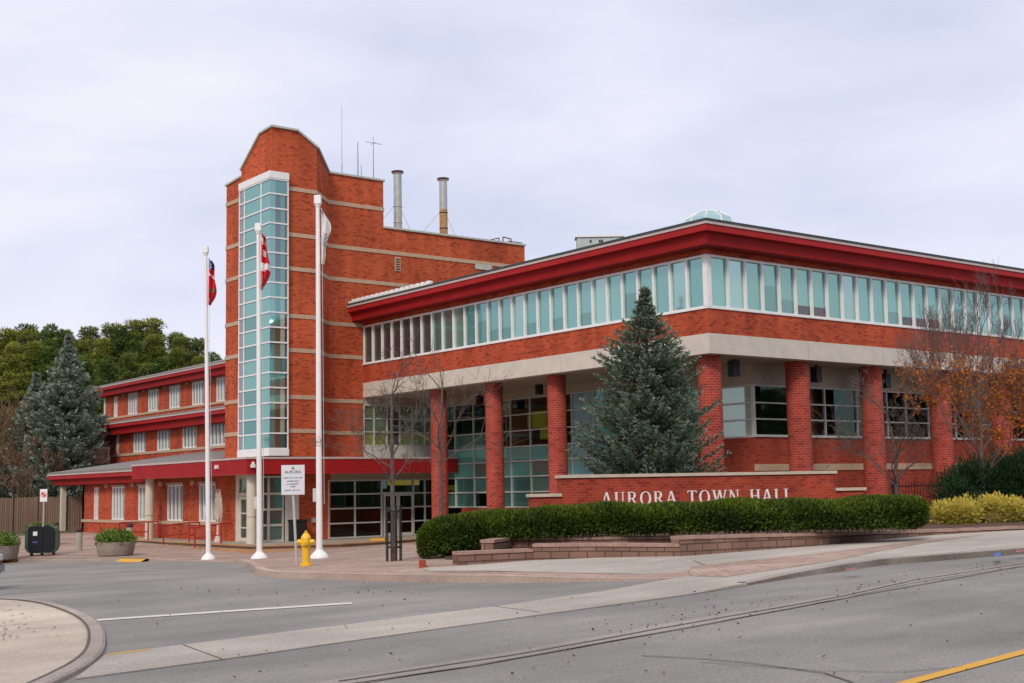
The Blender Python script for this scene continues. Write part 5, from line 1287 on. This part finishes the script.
# ------------------------------------------------------------------ trees
def spruce(c, H, R, seed, mat, label, dens=1.0, group=None, sparse_top=True, bl=.2):
    rn = random.Random(seed); o = empty('blue_spruce', c, label, 'tree', group)
    mb = MB(); mb.tube((0, 0, 0), (0, 0, H*.5), R*.06, R*.035, 8); mb.tube((0, 0, H*.5), (0, 0, H*.99), R*.035, .012, 8)
    br_ = MB(); fol = MB(); z = .06*H
    while z < H*.985:
        f = z/H; L = R*lerp_t(f, [(0, .92), (.12, 1.0), (.3, .92), (.5, .76), (.65, .58), (.8, .30), (.88, .15), (.94, .06), (1, .015)])*rn.uniform(.84, 1.09); nb = max(4, int((11 if f < .7 else 9)*min(1, .6+L/R)))
        a0 = rn.uniform(0, 2*pi)
        for k in range(nb):
            a = a0+2*pi*k/nb+rn.uniform(-.25, .25); l = L*rn.uniform(.66, 1.05)
            if rn.random() < .15: l *= 1.08
            if l < .06 or (f < .8 and rn.random() < .10): continue
            hd = Vector((cos(a), sin(a), 0)); n = max(4, int(l/.16)); zz_ = z+rn.uniform(-.1, .1)
            pts = []
            for i in range(n+1):
                t = i/n; bb_ = min(1, max(0, (f-.55)/.4)); droop = -.16*l*sin(t*pi*.75)*(1-f)+.28*l*t*t*(1-bb_)+.5*l*t*bb_+.05*l*f
                pts.append(Vector((0, 0, zz_))+hd*l*t+Vector((0, 0, droop)))
            for p, q in zip(pts, pts[1:]): br_.tube(p, q, .018, .012, 3, caps=False)
            sdv = Vector((-hd.y, hd.x, 0))
            for i in range(n):
                t = (i+.5)/n
                if t < .12: continue
                P0 = pts[i].lerp(pts[i+1], .5); dr = (pts[i+1]-pts[i]).normalized()
                sl = min(.55, .42*l)*(1.15-t)*rn.uniform(.7, 1.2)+(.07 if f < .85 else .02)
                for sg in (-1, 1):
                    d2 = (dr*.85+sdv*sg*.85+Vector((0, 0, rn.uniform(-.16, .08)))).normalized(); m_ = max(2, int(sl/.085*dens))
                    for q in range(m_):
                        P1 = P0+d2*sl*(q+rn.random())/m_; tip = .30+.55*(q/m_)*t
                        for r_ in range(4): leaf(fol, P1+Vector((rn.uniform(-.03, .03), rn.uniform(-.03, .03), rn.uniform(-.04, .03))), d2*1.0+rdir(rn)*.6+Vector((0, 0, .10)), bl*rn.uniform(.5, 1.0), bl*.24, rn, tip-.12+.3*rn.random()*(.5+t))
                for r_ in range(3): leaf(fol, P0, dr+rdir(rn)*.7+Vector((0, 0, .2)), bl*rn.uniform(.6, 1), bl*.26, rn, .35+.4*t)
        z += (.25 if f < .8 else .19)*rn.uniform(.75, 1.2)*H/8.5
    for k in range(60): leaf(fol, (0, 0, H*rn.uniform(.93, 1.0)), (rn.gauss(0, .35), rn.gauss(0, .35), 1), .11, .03, rn, .6)
    mb.build('trunk', BARKD, o); br_.build('branches', BARKD, o); fol.build('crown', mat, o)
    return o
BARKD = P('bark_dark', (.07, .055, .045), .9, var=.3, scale=12); BARKG = P('bark_grey', (.105, .085, .075), .9, var=.3, scale=12)
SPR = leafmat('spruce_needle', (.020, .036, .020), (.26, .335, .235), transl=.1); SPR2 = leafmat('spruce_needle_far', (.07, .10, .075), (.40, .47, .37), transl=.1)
p = dp(651, 500, 42.0); zt = CP.z+ (ray(651, 283)*42.0).z
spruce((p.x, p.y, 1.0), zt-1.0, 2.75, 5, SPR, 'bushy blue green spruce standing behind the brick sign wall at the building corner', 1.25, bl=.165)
p = dp(66, 505, 92); zt = CP.z+(ray(70, 333)*92).z; spruce((p.x, p.y, .2), zt-.2, 3.9, 6, SPR2, 'tall blue grey spruce left of the wing, the taller and nearer one', .55, 'blue spruces behind the fence', bl=.36)
p = dp(34, 505, 97); zt = CP.z+(ray(36, 372)*97).z; spruce((p.x, p.y, .2), zt-.2, 3.1, 7, SPR2, 'shorter blue grey spruce behind the wooden fence, left of the tall one', .5, 'blue spruces behind the fence', bl=.36)

def grow(mb, p, d, l, r, depth, rn, tips, spread=.5, up=.15, ratio=.74, nseg=3, kids=(2, 3), minr=.006):
    p = Vector(p); d = Vector(d).normalized()
    for i in range(nseg):
        d = (d+rdir(rn)*.14+Vector((0, 0, up*.12))).normalized(); q = p+d*l/nseg; r2 = r*(.90 if i < nseg-1 else .85)
        mb.tube(p, q, max(r, minr), max(r2, minr), 7 if r > .04 else (5 if r > .015 else 3), caps=False); 
        if depth > 0 and i > 0 and rn.random() < .55:
            s_ = d.cross(rdir(rn)).normalized(); grow(mb, q, (d+s_*spread*1.4).normalized(), l*ratio*.75, r2*.5, depth-1, rn, tips, spread, up, ratio, nseg, kids, minr)
        p, r = q, r2; tips.append((p.copy(), d.copy(), depth))
    if depth > 0:
        for k in range(rn.randint(*kids)):
            s_ = d.cross(rdir(rn)).normalized(); grow(mb, p, (d+s_*spread*rn.uniform(.5, 1.3)+Vector((0, 0, up))).normalized(), l*ratio*rn.uniform(.8, 1.15), r*.68, depth-1, rn, tips, spread, up, ratio, nseg, kids, minr)
def bare_tree(c, trunk_h, r, L0, depth, seed, label, n0=5, spread=.6, up=.2, group=None, mat=None, lean=(0, 0), minr=.006, ratio=.74, out=.8, leafspec=None, thin=.45, h0=.55):
    rn = random.Random(seed); o = empty('bare_tree', c, label, 'tree', group); mb = MB(); cb = MB(); tips = []
    top = Vector((lean[0], lean[1], trunk_h)); md = top*.5+Vector((rn.uniform(-.05, .05), rn.uniform(-.05, .05), 0))
    mb.tube((0, 0, -.2), md, r*1.1, r*.85, 10); mb.tube(md, top, r*.85, r*.65, 10); mb.build('trunk', mat or BARKG, o)
    for k in range(n0):
        a = 2*pi*k/n0+rn.uniform(-.4, .4); h = rn.uniform(h0, 1.0); p = md+(top-md)*((h-.5)*2) if h > .5 else md*(h*2)
        grow(cb, p, (cos(a)*out, sin(a)*out, rn.uniform(.5, 1.0)), L0*rn.uniform(.8, 1.15), r*thin, depth, rn, tips, spread, up, ratio, minr=minr)
    grow(cb, top, (lean[0]*.2, lean[1]*.2, 1), L0*1.1, r*.6, depth, rn, tips, spread, up, ratio, minr=minr)
    cb.build('crown', mat or BARKG, o)
    if leafspec:
        n, mt, zmax, sz, zc = leafspec; lm_ = MB(); cand = [t for t in tips if t[2] <= 2 and t[0].z < zmax]
        for k in range(n):
            p, d, _ = cand[rn.randrange(len(cand))]
            if rn.random() > 1-max(0, (p.z-zc)/(zmax-zc))**1.5: continue
            for _ in range(2): leaf(lm_, p+rdir(rn)*rn.uniform(0, .14), rdir(rn, -.3), rn.uniform(.6, 1.1)*sz, sz*.65, rn)
        lm_.build('leaves', mt, o)
    return o
b = gp(394, 562, .11); b.z = G(b.x, b.y)+.11
bare_tree(b, 3.3, .07, .80, 4, 12, 'slender leafless street tree inside a metal tree guard on the plaza', 5, .75, .12, 'leafless trees', minr=.004, lean=(.0, .05), thin=.30)
TG = empty('tree_guard', b, 'dark metal bar guard round the foot of the leafless street tree', 'tree guard')
for k in range(10):
    a = 2*pi*k/10; mb = MB(); mb.bar((.19*cos(a), .19*sin(a), 0), (.20*cos(a), .20*sin(a), 1.4), .03, .012); mb.build('bar', DARK, TG)
for z in (.35, 1.25): mb = MB(); mb.lathe([(.20, z), (.21, z+.02), (.20, z+.04), (.19, z+.02), (.20, z)], (0, 0, 0), 20); mb.build('ring', DARK, TG)
p = dp(441, 520, 39.5); bare_tree((p.x, p.y, .4), 3.6, .07, 1.35, 3, 19, 'leafless tree behind the left end of the hedge, before the brick columns', 6, .8, .1, 'leafless trees', minr=.004, out=1.1, thin=.34)
p = dp(898, 512, 41.5); bare_tree((p.x, p.y, .8), 2.6, .075, 1.05, 4, 23, 'leafless tree beside the iron fence post', 7, .75, .12, 'leafless trees', minr=.004, out=1.1, thin=.34)
ORL = leafmat('orange_leaf', (.26, .07, .012), (.60, .20, .025), transl=.3); BARKP = P('bark_purple', (.14, .095, .09), .9, var=.25, scale=10)
p = dp(985, 512, 41.5); o = bare_tree((p.x, p.y, .9), 2.4, .085, 1.72, 5, 31, 'tall fine twigged tree with sparse orange leaves at the right edge', 9, .46, .40, None, BARKP, minr=.004, ratio=.74, out=.75, leafspec=(5600, ORL, 5.8, .105, 3.0), thin=.32, h0=.35); o.name = 'orange_leaved_tree'
p = dp(1030, 512, 43.5); o = bare_tree((p.x, p.y, .9), 2.2, .09, 1.6, 4, 37, 'second orange leaved tree, mostly cut by the right edge of the photo', 7, .5, .3, None, BARKP, minr=.005, ratio=.74, out=.9, leafspec=(3600, ORL, 5.8, .11, 3.2), thin=.32, h0=.35); o.name = 'orange_leaved_tree'
# reddish scrub behind the fence at far left
BROWN = P('twig_brown', (.16, .095, .06), .9, var=.3, scale=6)
for i, (px, dpt, hh, l) in enumerate(((-6, 97, 4.6, 'brown leafless tree behind the fence at the left edge of the photo'), (13, 96, 3.9, 'brown leafless thicket tree left of the shorter spruce'), (30, 90, 2.6, 'low brown leafless tree just behind the wooden fence'), (90, 108, 3.2, 'brown leafless tree seen between the tall spruce and the left wing'))):
    p = dp(px, 515, dpt); bare_tree((p.x, p.y, .2), hh*.4, .16, hh*.62, 4, 50+i, l, 6, .6, .3, 'brown leafless trees behind the fence', BROWN, minr=.02)

# pine wood on the far side
PINE = [leafmat('pine_a', (.024, .048, .010), (.18, .25, .045), .30, transl=.1), leafmat('pine_b', (.045, .065, .010), (.30, .33, .05), .25, transl=.15), leafmat('pine_c', (.03, .052, .010), (.24, .265, .05), .25, transl=.12)]
PLAB = ['tall dark green pine', 'tall yellow green pine', 'olive green pine']
def pine_mesh(seed, mat, H=18):
    rn = random.Random(seed); mb = MB(); mb.tube((0, 0, 0), (0, 0, H*.93), .24, .06, 7)
    t = mb; cr_ = MB(); z = H*.18
    while z < H:
        f = (z/H-.18)/.82; R = 3.0*lerp_t(f, [(0, .7), (.25, 1), (.55, .85), (.8, .5), (1, .12)])
        for k in range(rn.randint(5, 7)):
            a = rn.uniform(0, 2*pi); r = R*rn.uniform(.25, .85); c = Vector((r*cos(a), r*sin(a), z+rn.uniform(-.5, .5))); s_ = rn.uniform(.5, .95)*(1 if f < .8 else .75)
            t.tube((0, 0, z-.6), c, .05, .025, 3, caps=False)
            for q in range(135):
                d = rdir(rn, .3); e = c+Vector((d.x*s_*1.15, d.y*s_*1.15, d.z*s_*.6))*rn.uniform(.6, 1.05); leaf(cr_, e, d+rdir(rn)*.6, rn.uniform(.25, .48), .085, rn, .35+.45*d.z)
        z += .72
    return t, cr_
protos = []
for i in range(3):
    a, c = pine_mesh(70+i, PINE[i]); o = empty('pine_tree', (0, 0, 0)); a.build('trunk', BARKD, o); c.build('crown', PINE[i], o); protos.append(o)
tops = [(-60, 345), (-20, 338), (0, 332), (22, 330), (45, 324), (60, 333), (80, 330), (100, 331), (122, 325), (140, 331), (160, 325), (178, 334), (192, 345), (205, 352), (222, 358), (250, 375)]
rn = random.Random(77); used = [False]*3; cnt = 0
nm = ['leftmost', 'second', 'third', 'fourth', 'fifth', 'sixth', 'seventh', 'eighth', 'ninth', 'tenth', 'eleventh', 'twelfth', 'thirteenth']
for row, (dpt, n, dy, x0, x1) in enumerate(((128, 12, 22, -40, 190), (142, 13, 7, -45, 205), (158, 13, 0, -45, 225))):
    for k in range(n):
        px = x0+(x1-x0)*(k+rn.uniform(.25, .75))/n; yt = lerp_t(px, tops)+dy+rn.uniform(-8, 4)
        if row == 0 and px > 60 and px < 175: yt += 10
        v_ = rn.randrange(3); zt = CP.z+(ray(px, yt)*dpt).z; p = dp(px, 505, dpt)
        if used[v_]: o = copy_tree(protos[v_])
        else: o = protos[v_]; used[v_] = True
        s_ = (zt-.2)/18.0; o.location = (p.x, p.y, .2); o.scale = (max(.8, s_)*rn.uniform(.9, 1.1), max(.8, s_)*rn.uniform(.9, 1.1), s_); o.rotation_euler.z = rn.uniform(0, 6.28)
        tag(o, f'{PLAB[v_]}, {nm[k]} from the left in the {["front", "middle", "back"][row]} row of the wood', 'tree', 'pines of the far wood')
# trees across the street (they only show in the window reflections)
spots = [(-75+9.0*k, -66-6*sin(k*2.1)) for k in range(23)]+[(-58-5*sin(k*1.9), -50+9.5*k) for k in range(19)]
for k, (x_, y_) in enumerate(spots):
    o = copy_tree(protos[k % 3]); s_ = .66+.16*sin(k*1.7)
    o.location = (x_, y_, G(x_, y_)-.1); o.scale = (1.5, 1.5, s_); o.rotation_euler.z = k; tag(o, ['tall dark green pine', 'tall yellow green pine', 'olive green pine'][k % 3]+' across the road behind the viewer, seen only in window reflections', 'tree', 'pines across the street')

# ------------------------------------------------------------------ car (mostly beyond the left edge)
b = gp(5, 589); fd = Vector((CR.x, CR.y, 0)).normalized()  # points right in the photo
CAR = empty('parked_car', (b.x-fd.x*2.62, b.y-fd.y*2.62, G(b.x-2, b.y)), 'dark red car, only its nose showing at the left edge of the photo', 'car', rz=atan2(fd.y, fd.x)+.12)
CARR = P('car_red', (.16, .012, .035), .25, var=.05, spec=.6); CARG = P('car_dark', (.03, .03, .035), .4)
side_p = [(2.2, .35), (2.27, .55), (2.2, .82), (1.9, .95), (1.0, 1.04), (.35, 1.48), (-1.2, 1.5), (-1.95, 1.08), (-2.25, 1.0), (-2.3, .5), (-2.2, .3), (2.0, .28)]
mb = MB(); W = .86
def yw(z): return W*(1 if z < 1.05 else .8)
L_ = [(x, -yw(z), z) for x, z in side_p]; R_ = [(x, yw(z), z) for x, z in side_p]
mb.face(L_); mb.face(R_[::-1])
for i in range(len(side_p)): j = (i+1) % len(side_p); mb.face([L_[j], L_[i], R_[i], R_[j]])
o = mb.build('body', CARR, CAR); bevel(o, .06, 3)
mb = MB()
for sg in (-1, 1): mb.face([(x, sg*(W*.9), z) for x, z in ((.9, 1.08), (.32, 1.42), (-1.15, 1.44), (-1.75, 1.1))][::sg])
mb.face([(.96, -.66, 1.09), (.96, .66, 1.09), (.42, .62, 1.46), (.42, -.62, 1.46)]); mb.build('window', GL_NAVY, CAR)
mb = MB(); mb.box(2.19, -.8, .42, 2.30, .8, .60); mb.build('bumper', P('bumper_grey', (.25, .25, .27), .5), CAR)
for sg in (-1, 1):
    mb = MB(); mb.box(2.02, sg*.5-.2, .70, 2.25, sg*.62+.2*sg, .86); q = mb.build('headlight', P('lamp_glass', (.55, .65, .70), .15) if 'lamp_glass' not in MATS else MATS['lamp_glass'], CAR); bevel(q, .03)
for x_ in (1.42, -1.4):
    for sg in (-1, 1):
        mb = MB(); mb.tube((0, -.1, 0), (0, .1, 0), .31, .31, 20); q = mb.build('wheel', DARK, CAR, (x_, sg*.80, .31)); mb = MB(); mb.tube((0, -.115, 0), (0, .115, 0), .18, .18, 12); mb.build('rim', GALV, q)

# ------------------------------------------------------------------ fallen leaves
FL1 = leafmat('fallen_leaf', (.06, .03, .018), (.28, .13, .055)); rn = random.Random(99); mb = MB()
def fall(px, py, s_=.05):
    p = gp(px, py); x_, y_ = p.x, p.y; h = .018
    a = rn.uniform(0, 6.28); d = Vector((cos(a), sin(a), rn.uniform(-.05, .35))); q = Vector((x_, y_, G(x_, y_)+h)); sd = Vector((-sin(a), cos(a), rn.uniform(-.2, .2))); sh = rn.random()
    mb.face([q-d*s_*.5, q+sd*s_*.35, q+d*s_*.5+Vector((0, 0, .012)), q-sd*s_*.35+Vector((0, 0, .01))], 0, [(sh, .5)]*4)
for k in range(150): 
    px = rn.uniform(600, 1024); py = 632-(px-600)*.155+rn.gauss(0, 9)
    if py < 683: fall(px, py, rn.uniform(.025, .06))
for k in range(80): px = rn.uniform(110, 1024); py = rn.uniform(598, 682); fall(px, py, rn.uniform(.025, .055))
for k in range(50): px = rn.uniform(150, 420); py = rn.gauss(592, 5); fall(px, py, rn.uniform(.04, .07))
tag(mb.build('fallen_leaves', FL1), kind='stuff')
mb = MB()
for k in range(60):
    px = abs(rn.gauss(0, 20)); py = rn.uniform(606, 640); v = ray(px, py); p = gp(px, py, .05); a = rn.uniform(0, 6.28); s_ = rn.uniform(.02, .045); d = Vector((cos(a), sin(a), .1)); sd = Vector((-sin(a), cos(a), .1)); q = Vector((p.x, p.y, G(p.x, p.y)+.056)); sh = rn.random()*.3
    if p.x < -20: mb.face([q-d*s_, q+sd*s_*.5, q+d*s_, q-sd*s_*.5], 0, [(sh, .5)]*4)
tag(mb.build('fallen_leaves', FL1), kind='stuff')
